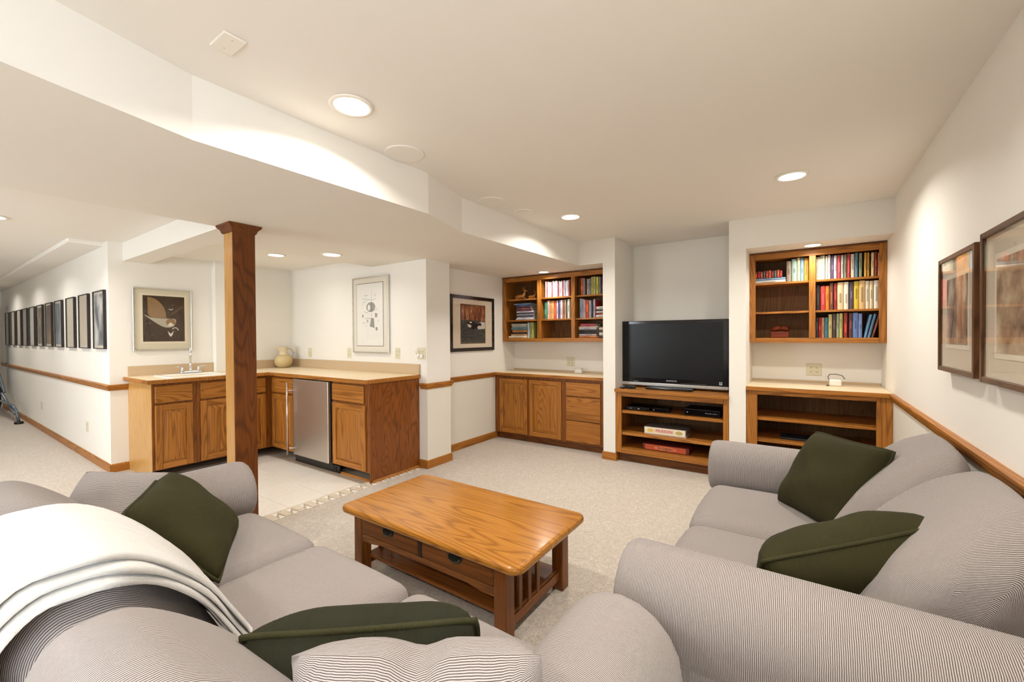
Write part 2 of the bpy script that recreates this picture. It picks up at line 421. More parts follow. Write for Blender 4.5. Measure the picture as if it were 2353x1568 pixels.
wr = box('wall_right', (XR, XR + 0.1, -0.5, YB + .1, 0, 2.55), WALL); struct(wr, 'cream right wall with two framed pictures above the oak rail')
for b in ((XR, XR + .1, -3.1, -0.5, 0, 1.0), (XR, XR + .1, -3.1, -0.5, 2.1, 2.55), (XR, XR + .1, -3.1, -2.4, 1.0, 2.1)): box('wall_section', b, WALL, wr)
struct(box('wall_back', (-3.6, XR, YB, YB + 0.1, 0, 2.55), WALL), 'cream rear wall of the television and bookcase niches')
struct(box('wall_pier_left', (-1.83, -1.69, PIER, YB, 0, 2.5), WALL), 'narrow white wall pier between left bookcase and television')
struct(box('wall_pier_right', (-0.568, -0.427, PIER, YB, 0, 2.5), WALL), 'white wall pier between television and right bookcase')
struct(box('wall_header', (-0.427, XR, PIER, YB, ZS - .012, 2.5), WALL), 'white wall header above the right bookcase niche')
struct(box('wall_whale', (XW - 0.1, XW, 3.485, YB, 0, 2.3), WALL), 'cream side wall carrying the orca photograph')
struct(box('wall_jog', (XW - 0.1, XJ, YF, 3.485, 0, 2.3), WALL), 'projecting white wall corner at the right end of the bar')
struct(box('wall_bar', (XS - 0.1, XW - .1, YF, YF + 0.1, 0, 2.5), WALL), 'white wall behind the bar counter with outlets and line drawing')
struct(box('wall_sink', (XS - 0.1, XS, YL, YF, 0, 2.5), WALL), 'white wall behind the sink counter')
struct(box('wall_chase', (XS, XS + 0.1, 2.165, 2.46, 0, 2.4), WALL), 'narrow white wall projection beside the sink backsplash')
struct(box('wall_left', (-13.4, XS - 0.1, YL, YL + 0.1, 0, 2.5), WALL), 'long cream wall on the left hung with a row of frames')
struct(box('wall_far', (-13.5, -13.4, -3.1, YL + .1, 0, 2.6), WALL), 'cream end wall at the far left of the hall')
wf = box('wall_front', (-13.5, XR + .1, -3.2, -3.1, 0, 1.0), WALL); struct(wf, 'wall behind the viewer with a window opening')
for b in ((-13.5, XR + .1, -3.2, -3.1, 2.1, 2.6), (-13.5, -5.95, -3.2, -3.1, 1.0, 2.1), (-4.05, XR + .1, -3.2, -3.1, 1.0, 2.1)): box('wall_section', b, WALL, wf)
# striped wallpaper below the rail
struct(box('trim_1', (XW, XW + 0.003, 3.485, 4.62, 0.0, 0.86), PAPER_Y), 'pale striped wallpaper panel under the orca photograph')
struct(box('trim_2', (XJ, XJ + 0.003, YF, 3.485, 0.0, 0.86), PAPER_Y), 'pale striped wallpaper on the projecting wall corner')
struct(box('trim_3', (XR - 0.003, XR, -3.1, PIER, 0.0, 0.86), PAPER_Y), 'pale striped wallpaper under the right wall rail')

# oak baseboards and chair rails: profile (side, up)
BASE = [(0, 0), (0.013, 0), (0.013, 0.07), (0.006, 0.085), (0, 0.085)]
RAIL = [(0, -0.03), (0.012, -0.03), (0.016, -0.012), (0.024, -0.006), (0.024, 0.004), (0.03, 0.012), (0.03, 0.026), (0.022, 0.03), (0, 0.03)]
def mould(name, path, prof, label, z):
    o = sweep(name, [(x, y, z) for x, y in path], prof, oak('y' if abs(path[0][0] - path[-1][0]) < abs(path[0][1] - path[-1][1]) else 'x'), smooth=False); struct(o, label); return o
# the path runs with the room on its right-hand side
mould('baseboard_whale', [(XW, YB - .45), (XW, 3.485), (XJ, 3.485), (XJ, YF), (-3.33, YF)][::-1], BASE, 'oak baseboard round the wall corner beside the bar', 0.001)
mould('baseboard_left', [(-13.4, YL), (XS, YL), (XS, 1.392)], BASE, 'oak baseboard along the long picture wall', 0.001)
mould('baseboard_right', [(XR, PIER - .02), (XR, -3.1)], BASE, 'oak baseboard along the right wall behind the sofa', 0.001)
mould('baseboard_pier', [(-1.83, PIER + .1), (-1.83, PIER), (-1.69, PIER), (-1.69, PIER + .05)], BASE, 'short oak baseboard at the foot of the wall pier', 0.001)
mould('trim_4', [(XW, 4.60), (XW, 3.485), (XJ, 3.485), (XJ, YF), (-3.305, YF)][::-1], RAIL, 'oak chair rail between the bar and left cabinets', 0.862)
mould('trim_5', [(-13.4, YL), (XS, YL), (XS, 1.40)], RAIL, 'oak chair rail under the row of small frames', 0.875)
mould('trim_6', [(XR, 4.455), (XR, -3.1)], RAIL, 'oak chair rail running along the right wall', 0.873)
def window(n_, T_, label):
    """T_ maps (along, depth from the room side, z) to a box"""
    wn = box('window_%d' % n_, T_(-.9, .9, .04, .1, 1.0, 1.05), WHITE); struct(wn, label)
    for b in ((-.95, -.9, .04, .1, 1.0, 2.1), (.9, .95, .04, .1, 1.0, 2.1), (-.9, .9, .04, .1, 2.05, 2.1), (-.02, .02, .06, .1, 1.05, 2.05)): box('window_frame', T_(*b), WHITE, wn)
    box('pane', T_(-.9, .9, .08, .085, 1.05, 2.05), GLASS, wn)
window(1, lambda a, b, c, d, e, f: (XR + c, XR + d, -1.45 + a, -1.45 + b, e, f), 'white framed basement window in the right wall behind the viewer')
window(2, lambda a, b, c, d, e, f: (-5.0 + a, -5.0 + b, -3.1 - d, -3.1 - c, e, f), 'white framed basement window in the wall behind the viewer')

# ------------------------------------------------------------ ceiling fixtures
TRIMW = plain('lamp_trim', 'f1eadd', 0.4)
def downlight(x, y, z, label, r=0.098, power=None):
    t = root('recessed_light', label, 'light', (x, y, z), 'recessed ceiling lights')
    lathe('trim_ring', [(r, z - 0.0005), (r * 1.005, z - 0.004), (r * 0.97, z - 0.009), (r * 0.80, z - 0.008), (r * 0.78, z - 0.001)], x, y, TRIMW, t, 32)
    lathe('lens', [(r * 0.79, z - 0.0015), (r * 0.77, z - 0.0045), (r * 0.4, z - 0.006), (0.002, z - 0.0065)], x, y, LENS, t, 28)
    area('lamp', (0, 0, -0.014), (0, 0, 0), r * 1.5, DOWNLIGHT if power is None else power, WARM, parent=t, spread=150)
downlight(-1.724, 1.211, ZC, 'large recessed ceiling light nearest the camera, beside the soffit')
downlight(-0.055, 3.45, ZC, 'recessed ceiling light in front of the right bookcase', power=14)
downlight(-1.721, 3.46, ZC, 'recessed ceiling light in front of the left bookcase', power=13)
downlight(-4.82, 2.41, ZB, 'recessed light over the inner corner of the bar', power=3)
downlight(-3.79, 2.427, ZS, 'recessed light in the soffit above the small fridge', power=3)
downlight(-2.687, 4.64, ZS, 'small recessed light above the left bookcase', 0.075, 4.5)
downlight(0.08, 4.64, ZS - .012, 'small recessed light above the right bookcase', 0.075, 4.5)
downlight(-5.42, 0.455, ZH, 'recessed hall light at the left edge of the photo')
for x, y, lb_ in ((-7.6, .5, 'third'), (-9.5, .55, 'sixth'), (-11.5, .6, 'ninth')): downlight(x, y, ZH, 'recessed hall light opposite the %s small frame from the bar' % lb_, power=8)
for x, y, lb_ in ((-0.055, 1.21, 'directly above the near arm of the loveseat'), (-0.055, -1.04, 'behind the viewer on the right wall side'), (-1.3, -1.04, 'behind the viewer beside the soffit'), (-5.0, -1.2, 'in the hall tray behind the left sofa')): downlight(x, y, ZC if x > -2 else ZH + .12, 'recessed ceiling light ' + lb_)
for x, y, r_, lb in ((-1.922, 1.705, 0.115, 'round white speaker cover beside the nearest ceiling light'), (-2.04, 2.70, 0.11, 'round ceiling speaker cover half way along the soffit'), (-1.985, 3.10, 0.09, 'small round ceiling cover farthest along the soffit')):
    tag(lathe('speaker_cover', [(r_, ZC), (r_, ZC - 0.003), (r_ * .96, ZC - 0.006), (r_ * .9, ZC - 0.0055), (0.003, ZC - 0.0058)], x, y, CEIL, k=36), lb, 'speaker', 'round ceiling covers')
cp = root('ceiling_plate', 'square white cover plate on the ceiling by the soffit', 'cover plate', (-1.72, 0.70, ZC))
box('plate', (-1.783, -1.66, 0.662, 0.738, ZC - 0.008, ZC - .0005), TRIMW, cp, 0.004)
for a, b in ((-1.755, .70), (-1.688, .70)): lathe('screw', [(.003, ZC - .008), (.003, ZC - .009), (.001, ZC - .0093)], a, b, STEEL, cp, 8)

# ------------------------------------------------------------ support post
ps = root('support_post', 'square stained oak post standing between the left sofa and bar', 'post', (-3.372, 1.425, 0))
X0, X1, Y0, Y1 = -3.45, -3.30, 1.352, 1.50
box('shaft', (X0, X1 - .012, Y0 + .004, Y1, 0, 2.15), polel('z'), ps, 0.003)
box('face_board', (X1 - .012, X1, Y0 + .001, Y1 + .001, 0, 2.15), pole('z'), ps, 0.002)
cap = []
for (e, z) in ((0.004, 2.13), (0.010, 2.14), (0.014, 2.155), (0.03, 2.172), (0.034, 2.178), (0.034, 2.1895)):
    cap.append([(X0 - e, Y0 - e, z), (X1 + e, Y0 - e, z), (X1 + e, Y1 + e, z), (X0 - e, Y1 + e, z)])
vs = [p for rr in cap for p in rr]; fs = [[i * 4 + j, i * 4 + (j + 1) % 4, (i + 1) * 4 + (j + 1) % 4, (i + 1) * 4 + j] for i in range(5) for j in range(4)] + [[3, 2, 1, 0], [20, 21, 22, 23]]
mk('capital', vs, fs, oakd('x'), ps)

# ------------------------------------------------------------ bar: base cabinets, worktop, sink, fridge, pitcher
ZT = 0.98; ZU = 0.942
def carcass(parent, b, mat=None): return box('body', b, mat or oak('z'), parent)
def frame_bar(parent, kind, base, rects, ax=None):
    F = face(kind, base)
    return boxes('face_frame', [fbox(F, *r[:2], -0.018, 0.0, *r[2:]) for r in rects], oakd('z') if ax is None else oak(ax), parent, 0.0015)
SX = -5.149   # sink run carcass front (doors reach -5.13)
FY = 2.509    # fridge run carcass front
def unit(name, label, loc, kind, base, u0, u1, dr, do, body, zt=ZU, toe=None, dz=(.105, .73), drz=(.75, .917)):
    t = root(name, label, 'cabinet', loc)
    box('body', body, oakf('z'), t)
    if toe: box('toe_kick', toe, oakd(uaxis(kind)), t)
    for a, b in dr: drawer(kind, base, a, b, drz[0], drz[1], t)
    for a, b in do: door(kind, base, a, b, dz[0], dz[1], t)
    return t
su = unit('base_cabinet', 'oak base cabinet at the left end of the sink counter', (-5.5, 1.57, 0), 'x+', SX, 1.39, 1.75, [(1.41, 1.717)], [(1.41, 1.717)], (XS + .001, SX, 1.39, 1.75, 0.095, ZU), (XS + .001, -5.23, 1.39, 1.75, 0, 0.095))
box('end_panel', (XS + .001, SX, 1.384, 1.3895, 0.0, ZU), wood('pale_oak_veneer', 'z', 'cfa263', 'c2924f', 'a87838', .35, .2), su, .001)  # paler oak tone paints a light reflection into this end panel
unit('base_cabinet', 'oak base cabinet directly behind the square post', (-5.5, 1.93, 0), 'x+', SX, 1.75, 2.11, [(1.785, 2.09)], [(1.785, 2.09)], (XS + .001, SX, 1.752, 2.11, 0.095, ZU), (XS + .001, -5.23, 1.752, 2.11, 0, 0.095))
unit('base_cabinet', 'narrow oak corner cabinet right of the square post', (-5.5, 2.3, 0), 'x+', SX, 2.11, 2.5, [(2.15, 2.43)], [(2.15, 2.43)], (XS + .001, SX, 2.112, YF - .002, 0.095, ZU), (XS + .001, -5.23, 2.112, 2.53, 0, 0.095))
unit('base_cabinet', 'oak base cabinet immediately left of the small fridge', (-4.88, 2.8, 0), 'y-', FY, -5.14, -4.65, [(-5.125, -4.665)], [(-5.125, -4.665)], (SX + .002, -4.65, FY, YF - .002, 0.095, ZU), (SX + .002, -4.65, 2.535, YF - .002, 0, 0.095))
eu = unit('base_cabinet', 'oak base cabinet with veneered end panel right of the small fridge', (-3.63, 2.8, 0), 'y-', FY, -3.93, -3.335, [(-3.915, -3.41)], [(-3.915, -3.392)], (-3.93, -3.347, FY, YF - .002, 0.095, ZU), (-3.93, -3.347, 2.535, YF - .002, 0, 0.095))
box('end_panel', (-3.346, -3.334, FY - .001, YF - .002, 0.0, ZU), wood('oak_veneer', 'z', '925420', '7a4216', '4a2206', 0.35, 0.2, freq=20, stretch=0.12, scale=7.0), eu, 0.001)
sweep('shoe_moulding', [(-3.93, 2.535, .012), (-3.334, 2.535, .012), (-3.334, YF - .004, .012)], [(0, -.011), (.014, -.011), (.012, .004), (.004, .012), (0, .012)], oak('x'), eu, smooth=False)

wt = root('bar_worktop', 'L shaped cream laminate worktop with oak edge on the bar', 'worktop', (-5.4, 2.8, ZU))
CY, CX, EX, LY = 2.447, -5.09, -3.315, 1.345     # front of fridge run, front of sink run, right end, left end
L_ = [(XS + .002, LY), (CX, LY), (CX, CY), (EX, CY), (EX, YF - .002), (XS + .002, YF - .002)]
prism('top', [(XS + .002, LY + .012), (CX - .012, LY + .012), (CX - .012, CY + .012), (EX - .012, CY + .012), (EX - .012, YF - .002), (XS + .002, YF - .002)], ZU + .002, ZT, LAM, wt)
sweep('edge_trim', [(XS + .002, LY + .006, (ZU + ZT) / 2), (CX - .006, LY + .006, (ZU + ZT) / 2), (CX - .006, CY + .006, (ZU + ZT) / 2), (EX - .006, CY + .006, (ZU + ZT) / 2), (EX - .006, YF - .002, (ZU + ZT) / 2)], [(-.006, -.019), (.004, -.019), (.007, -.013), (.007, .013), (.004, .0185), (-.006, .0185)], oak('x'), wt, smooth=False)
box('backsplash', (XS + .002, XS + .02, LY + .035, 2.164, ZT, 1.087), SPLASH, wt, .002)
box('backsplash', (XS + .002, XS + .02, 2.462, YF - .021, ZT, 1.087), SPLASH, wt, .002)
box('backsplash', (XS + .002, EX + .0, YF - .02, YF - .002, ZT, 1.09), SPLASH, wt, .002)

# sink: rim with a hollow bowl
sk = root('bar_sink', 'white drop in sink in the left counter', 'sink', (-5.42, 1.80, ZT))
CERAM = plain('sink_enamel', 'f1ece2', 0.15)
def rrect(cx, cy, hx, hy, r, k=6):
    o = []
    for (sx, sy, a0) in ((1, 1, 0), (-1, 1, 90), (-1, -1, 180), (1, -1, 270)):
        for i in range(k + 1): a = R(a0 + 90 * i / k); o.append((cx + sx * (hx - r) + r * math.cos(a), cy + sy * (hy - r) + r * math.sin(a)))
    return o
rings = [(0.235, .265, .05, ZT + .0005), (0.233, .263, .05, ZT + .009), (0.222, .252, .05, ZT + .012), (0.165, .225, .05, ZT + .010), (0.158, .218, .05, ZT - .002), (0.14, .20, .06, ZT - .02)]
vs = []; fs = []
for hx, hy, r_, z in rings: vs += [(x - (0.0 if hx > .2 else -.03), y, z) for x, y in rrect(-5.42, 1.80, hx, hy, r_)]
k = 28
for i in range(len(rings) - 1):
    for j in range(k): fs.append([i * k + j, i * k + (j + 1) % k, (i + 1) * k + (j + 1) % k, (i + 1) * k + j])
fs.append(list(range((len(rings) - 1) * k, len(rings) * k)))
mk('basin', vs, fs, CERAM, sk, True)
lathe('drain', [(.03, ZT - .0195), (.028, ZT - .016), (.01, ZT - .017)], -5.39, 1.80, CHROME, sk, 16)
fa = root('faucet', 'chrome two handle faucet with tall straight spout on the sink', 'faucet', (-5.61, 1.86, ZT + .011))
zf = ZT + .0115
soft('deck_plate', (-5.64, -5.58, 1.76, 1.96, zf, zf + .028), .013, CHROME, fa, 8)
lathe('spout', [(.016, zf + .02), (.016, zf + .05), (.011, zf + .055), (.010, zf + .19), (.017, zf + .192), (.017, zf + .205), (.010, zf + .21), (.009, zf + .235), (.015, zf + .237), (.015, zf + .25), (.010, zf + .255), (.008, zf + .285), (.003, zf + .29)], -5.61, 1.86, CHROME, fa, 14)
for yy, d in ((1.785, -1), (1.935, 1)):
    h = lathe('handle', [(.017, zf + .02), (.015, zf + .045), (.009, zf + .055), (.013, zf + .065), (.006, zf + .075)], -5.61, yy, CHROME, fa, 12)
    tube('lever', [(-5.61, yy, zf + .068), (-5.60, yy + d * .03, zf + .074), (-5.585, yy + d * .07, zf + .08)], .005, CHROME, h, 8)

fr = root('mini_fridge', 'stainless steel undercounter fridge built into the bar', 'fridge', (-4.29, 2.8, 0.0))
box('body', (-4.645, -3.935, 2.505, YF - .02, 0.012, ZU - .006), BLACK, fr, .003)
box('door', (-4.622, -3.955, 2.47, 2.504, 0.095, 0.926), STEEL, fr, .006, 2)
hd = tube('handle', [(-4.655, 2.425, .09), (-4.655, 2.425, .885)], .011, plain('handle_metal', 'cbb9ac', 0.3, 1.0), fr, 12)
for z in (.165, .80): tube('standoff', [(-4.655, 2.425, z), (-4.60, 2.474, z)], .006, CHROME, hd, 8)
gr = box('kick_grille', (-4.50, -3.83, 2.512, 2.53, 0.008, 0.085), BLACK, fr, .003)
for i in range(5): box('slat', (-4.48, -3.88, 2.506, 2.514, .018 + i * .012, .025 + i * .012), plain('grille_slat', '1d1c1c', .4), gr)

pt = root('pitcher', 'tan stoneware pitcher with curved handle on the bar corner', 'pitcher', (-5.70, 2.93, ZT))
PIT = plain('tan_stoneware', 'cdb583', 0.45); PIT2 = plain('matte_tan_stoneware', 'd5c4a0', 0.7)
lathe('body', [(.05, ZT + .001), (.06, ZT + .004), (.094, ZT + .035), (.108, ZT + .078), (.104, ZT + .115), (.084, ZT + .15), (.054, ZT + .172)], -5.70, 2.93, PIT, pt, 32)
vs = []; fs = []; K = 24; prof = [(.058, .1715), (.049, .19), (.045, .215), (.047, .25), (.054, .278), (.05, .276), (.041, .24), (.04, .19)]
for ri, (r_, z) in enumerate(prof):
    for i in range(K):
        a = 2 * math.pi * i / K; sp = max(0, math.cos(a)) ** 6 * max(0, (z - .21) / .068) * .07
        vs.append((-5.70 + r_ * math.sin(a), 2.93 - (r_ + sp) * math.cos(a), ZT + z + sp * .28))
for i in range(len(prof) - 1):
    for j in range(K): fs.append([i * K + j, i * K + (j + 1) % K, (i + 1) * K + (j + 1) % K, (i + 1) * K + j])
mk('neck', vs, fs, PIT2, pt, True)
tube('handle', [(-5.70, 2.975, ZT + .245), (-5.70, 3.01, ZT + .255), (-5.70, 3.045, ZT + .235), (-5.70, 3.065, ZT + .19), (-5.70, 3.05, ZT + .14), (-5.70, 3.025, ZT + .115)], .009, PIT2, pt, 10)

# ------------------------------------------------------------ outlets and switches
HOLE = plain('socket_hole', '3a342c', 0.6)
def plate(kind, base, u, z, wd, ht, label, sockets=1, plug=False, cat='outlet', style='duplex'):
    F = face(kind, base); t = root('wall_outlet', label, cat, F(u, 0, z - ht / 2))
    box('cover_plate', fbox(F, u - wd / 2, u + wd / 2, 0.0005, .006, z - ht / 2, z + ht / 2), IVORY, t, .003)
    for i in range(sockets):
        uu = u + (i - (sockets - 1) / 2) * .046
        if style == 'switch': box('switch', fbox(F, uu - .005, uu + .005, .006, .014, z - .012, z + .012), IVORY, t, .002); continue
        for zz in (z - .02, z + .02):
            s_ = box('socket', fbox(F, uu - .017, uu + .017, .006, .0075, zz - .014, zz + .014), IVORY, t, .004)
            boxes('slot', [fbox(F, uu - .008, uu - .0055, .0075, .0079, zz - .003, zz + .007), fbox(F, uu + .0055, uu + .008, .0075, .0079, zz - .003, zz + .007), fbox(F, uu - .0025, uu + .0025, .0075, .0079, zz - .010, zz - .005)], HOLE, s_)['kind'] = 'stuff'
    return t
plate('y-', YF, -5.405, 1.18, .075, .12, 'ivory wall plate right of the tan pitcher', style='switch')
plate('y-', YF, -4.545, 1.19, .075, .12, 'ivory outlet left of the hanging line drawing')
plate('y-', YF, -3.67, 1.198, .075, .12, 'ivory outlet right of the hanging line drawing')
dp = plate('y-', YF, -3.297, 1.203, .12, .12, 'double ivory outlet with plugs at the bar wall end', 2)
pl = root('plug_adapter', 'white plug and cord in the double bar outlet', 'plug', (-3.30, YF - .03, 1.16))
soft('plug', (-3.335, -3.30, YF - .04, YF - .009, 1.165, 1.20), .01, WHITE, pl, 6); soft('plug', (-3.29, -3.262, YF - .035, YF - .009, 1.155, 1.195), .01, WHITE, pl, 6)
tube('cord', [(-3.318, YF - .035, 1.20), (-3.33, YF - .045, 1.235), (-3.35, YF - .03, 1.225), (-3.355, YF - .02, 1.19)], .003, WHITE, pl, 6)
plate('y-', YB, -2.545, 1.035, .12, .118, 'double ivory outlet above the left cabinet counter', 2)
plate('y-', YB, 0.10, 1.033, .125, .118, 'double ivory outlet above the right counter', 2)
plate('y-', YL, -6.77, 0.368, .075, .115, 'ivory outlet low on the left wall nearest the bar')
plate('y-', YL, -9.42, 0.38, .075, .115, 'ivory outlet low on the left wall farther down the hall')

# ------------------------------------------------------------ pictures
def picture(label, kind, base, u0, u1, z0, z1, fwid, dep, fmat, matcol, art, draw=None, name='framed_picture', group=None, cat='picture', inner=None, tilt=0):
    F = face(kind, base); t = root(name, label, cat, F((u0 + u1) / 2, 0, z0), group); ax = uaxis(kind)
    fm = fmat if not callable(fmat) else None
    for a, b in ((u0, u0 + fwid), (u1 - fwid, u1)): box('frame_side', fbox(F, a, b, .001, dep, z0, z1), fm or fmat('z'), t, .002)
    for a, b in ((z0, z0 + fwid), (z1 - fwid, z1)): box('frame_rail', fbox(F, u0 + fwid, u1 - fwid, .001, dep - .0005, a, b), fm or fmat(ax), t, .002)
    md = dep - .012
    box('mat_board', fbox(F, u0 + fwid, u1 - fwid, .002, md, z0 + fwid, z1 - fwid), matcol, t)
    a0, a1, b0, b1 = art
    if inner: box('inner_mat', fbox(F, a0 - inner[0], a1 + inner[0], md, md + .0015, b0 - inner[0], b1 + inner[0]), inner[1], t)
    pr = box('print', fbox(F, a0, a1, md, md + .0025, b0, b1), draw[0], t)
    if draw and len(draw) > 1: draw[1](F, md + .0028, pr)
    box('glass', fbox(F, u0 + fwid, u1 - fwid, dep - .006, dep - .004, z0 + fwid, z1 - fwid), GLASS, t)
    return t
def curvy(pts, k=5):
    """closed Catmull-Rom smoothing of a polygon"""
    o = []; n = len(pts)
    for i in range(n):
        p0, p1, p2, p3 = (Vector(pts[(i + d) % n]) for d in (-1, 0, 1, 2))
        for j in range(k):
            t_ = j / k; q = .5 * ((2 * p1) + (p2 - p0) * t_ + (2 * p0 - 5 * p1 + 4 * p2 - p3) * t_ ** 2 + (3 * p1 - p0 - 3 * p2 + p3) * t_ ** 3); o.append((q.x, q.y))
    return o
def flat(F, n, pts, mat, par, name='shape'):
    """a printed shape: thin polygon lying on a print"""
    vs = [F(u, n, z) for u, z in pts] + [F(u, n + .0006, z) for u, z in pts]; k = len(pts)
    return mk(name, vs, [list(range(k)), list(range(k, 2 * k))] + [[i, (i + 1) % k, k + (i + 1) % k, k + i] for i in range(k)], mat, par)
def ell(cu, cz, a, b, k=14, a0=0, a1=360): return [(cu + a * math.cos(R(a0 + (a1 - a0) * i / k)), cz + b * math.sin(R(a0 + (a1 - a0) * i / k))) for i in range(k)]
ALUM = plain('aluminium_frame', 'd6d2c8', 0.25, 0.9); CREAMB = plain('cream_mat', 'd9cfb4', 0.9); MATW = plain('offwhite_mat', 'e4dccb', 0.9); FRB = plain('dark_frame', '1a110d', 0.25, 0, .4)

def bird(F, n, p):
    U = lambda u: 1.512 + u * .372; Z = lambda z: 1.345 + z * .50
    S_ = lambda pts: [(U(a), Z(b)) for a, b in pts]
    tan = plain('art_tan', '8e6d42', .8); pale = plain('art_pale', 'b3a892', .8); wht = plain('art_white', 'd9cfc0', .8); ol = plain('art_olive', '5c4420', .8)
    flat(F, n, S_([(.11, .97)] + ell(.11, .53, .44, .44, 10, 85, 4) + [(.55, .52), (.24, .52)] + ell(.24, .65, .13, .13, 6, 265, 182)), tan, p)
    flat(F, n, curvy(S_([(.02, .585), (.12, .55), (.22, .52), (.56, .51), (.76, .50), (.78, .42), (.72, .34), (.60, .31), (.46, .33), (.30, .41), (.12, .52)])), pale, p)
    flat(F, n, S_([(.57, .53), (.70, .66), (.97, .81), (.99, .79), (.80, .66)]), ol, p)
    flat(F, n + .0007, S_(ell(.655, .425, .12, .085)), tan, p); flat(F, n + .0014, S_([(.57, .36), (.65, .43), (.74, .36), (.65, .335)]), wht, p)
    flat(F, n, S_([(.575, .24), (.61, .20), (.66, .17), (.72, .24), (.70, .155), (.655, .10), (.61, .14)]), wht, p)
    flat(F, n, S_(ell(.76, .22, .10, .10, 10, 150, 10) + ell(.76, .22, .07, .075, 8, 10, 150)), pale, p)
    flat(F, n, S_(ell(.66, .745, .06, .05, 8, 200, 360) + ell(.66, .755, .05, .035, 8, 360, 200)), pale, p)
    random.seed(4)
    for i in range(14): a, b = random.uniform(.05, .95), random.uniform(.04, .95); flat(F, n, S_(ell(a, b, .007, .006, 6)), pale, p, 'star')
picture('square silver framed print of pale shapes on brown above the sink', 'x+', XS, 1.428, 1.955, 1.247, 1.928, .011, .02, ALUM, CREAMB, (1.512, 1.884, 1.345, 1.847), (plain('art_brown', '3a260f', .8), bird), inner=(.022, plain('ivory_mat', 'e6d8bd', .9)))

def scrib(F, n, p):
    g1 = plain('art_grey', '9a9893', .9); g2 = plain('art_pale_grey', 'b9b6ae', .9)
    U = lambda u: -4.36 + u * .475; Z = lambda z: 1.28 + z * .72
    S_ = lambda pts: [(U(a), Z(b)) for a, b in pts]
    flat(F, n, S_(ell(.55, .62, .17, .08)), g1, p); flat(F, n + .0007, S_(ell(.48, .61, .05, .05)), plain('art_paper', 'ece8df', .9), p)
    flat(F, n, S_([(.57, .44), (.66, .44), (.69, .28), (.50, .31)]), g1, p); flat(F, n, S_([(.70, .52), (.80, .51), (.78, .45), (.71, .45)]), g1, p)
    flat(F, n, S_(ell(.76, .27, .04, .03)), g1, p); flat(F, n, S_(ell(.24, .48, .03, .025)), g1, p); flat(F, n, S_(ell(.42, .40, .025, .015)), g1, p)
    for (a, b, c, d) in ((.575, .42, .58, .88), (.22, .76, .58, .73), (.58, .73, .75, .75), (.25, .70, .40, .72), (.25, .70, .24, .66), (.3, .44, .57, .44), (.22, .36, .36, .38), (.4, .36, .46, .39), (.28, .81, .46, .81), (.36, .76, .38, .83), (.66, .82, .74, .78), (.70, .86, .74, .80), (.72, .56, .82, .60), (.30, .31, .31, .33), (.36, .31, .37, .33), (.8, .38, .84, .41), (.30, .56, .34, .53), (.34, .53, .52, .55)):
        ang = math.atan2(d - b, c - a); q = .004; ox, oz = -math.sin(ang) * q, math.cos(ang) * q
        flat(F, n, S_([(a - ox, b - oz), (c - ox, d - oz), (c + ox, d + oz), (a + ox, b + oz)]), g2, p, 'line')
picture('tall silver framed grey line drawing hanging above the bar', 'y-', YF, -4.438, -3.79, 1.196, 2.078, .012, .03, ALUM, MATW, (-4.36, -3.885, 1.28, 2.0), (plain('art_paper', 'ece8df', .9), scrib), inner=(.006, plain('dark_bevel', '6d5a44', .9)))

def orca(F, n, p):
    U = lambda u: 3.92 + u * .47; Z = lambda z: 1.30 + z * .47
    S_ = lambda pts: [(U(a), Z(b)) for a, b in pts]
    t = NT('art_autumn'); v = t.coords((1, 1, .25), False); nn = t.noise(v, 26, 4, .7)
    t.col(t.ramp(nn, [(.3, lin('1c100a')), (.45, lin('6e3313')), (.6, lin('a3622c')), (.72, lin('d8c4ac'))])); t.set(Roughness=.6)
    flat(F, n, S_([(0, .62), (1, .58), (1, 1), (0, 1)]), t.m, p, 'shore')
    bk = plain('art_black', '0b0a0a', .5); wh = plain('art_snow', 'cfc4b8', .6)
    flat(F, n + .0007, curvy(S_([(.24, .52), (.26, .56), (.36, .585), (.50, .57), (.60, .52), (.66, .50), (.78, .53), (.81, .57), (.82, .50), (.86, .46), (.72, .46), (.62, .40), (.45, .36), (.36, .40), (.28, .43)]), 4), bk, p, 'whale')
    flat(F, n + .0014, S_([(.24, .50), (.34, .49), (.42, .45), (.36, .40), (.27, .43)]), wh, p); flat(F, n + .0014, S_(ell(.38, .545, .05, .02, 10)), wh, p)
    flat(F, n, S_([(.80, .57), (1, .56), (1, .38), (.70, .36), (.66, .42)]), wh, p, 'spray')
tw = NT('art_water'); v = tw.coords((1, .4, 1), False); nn = tw.noise(v, 60, 3, .7); tw.col(tw.ramp(nn, [(.35, lin('1e2224')), (.6, lin('4a4c4a')), (.75, lin('8b7c68'))])); tw.set(Roughness=.5)
picture('black framed photograph of an orca on the side wall', 'x+', XW, 3.72, 4.585, 1.195, 1.885, .042, .024, FRB, plain('beige_mat', 'd8c8b0', .9), (3.92, 4.39, 1.30, 1.77), (tw.m, orca), inner=(.012, plain('brown_mat', '6d5238', .9)))

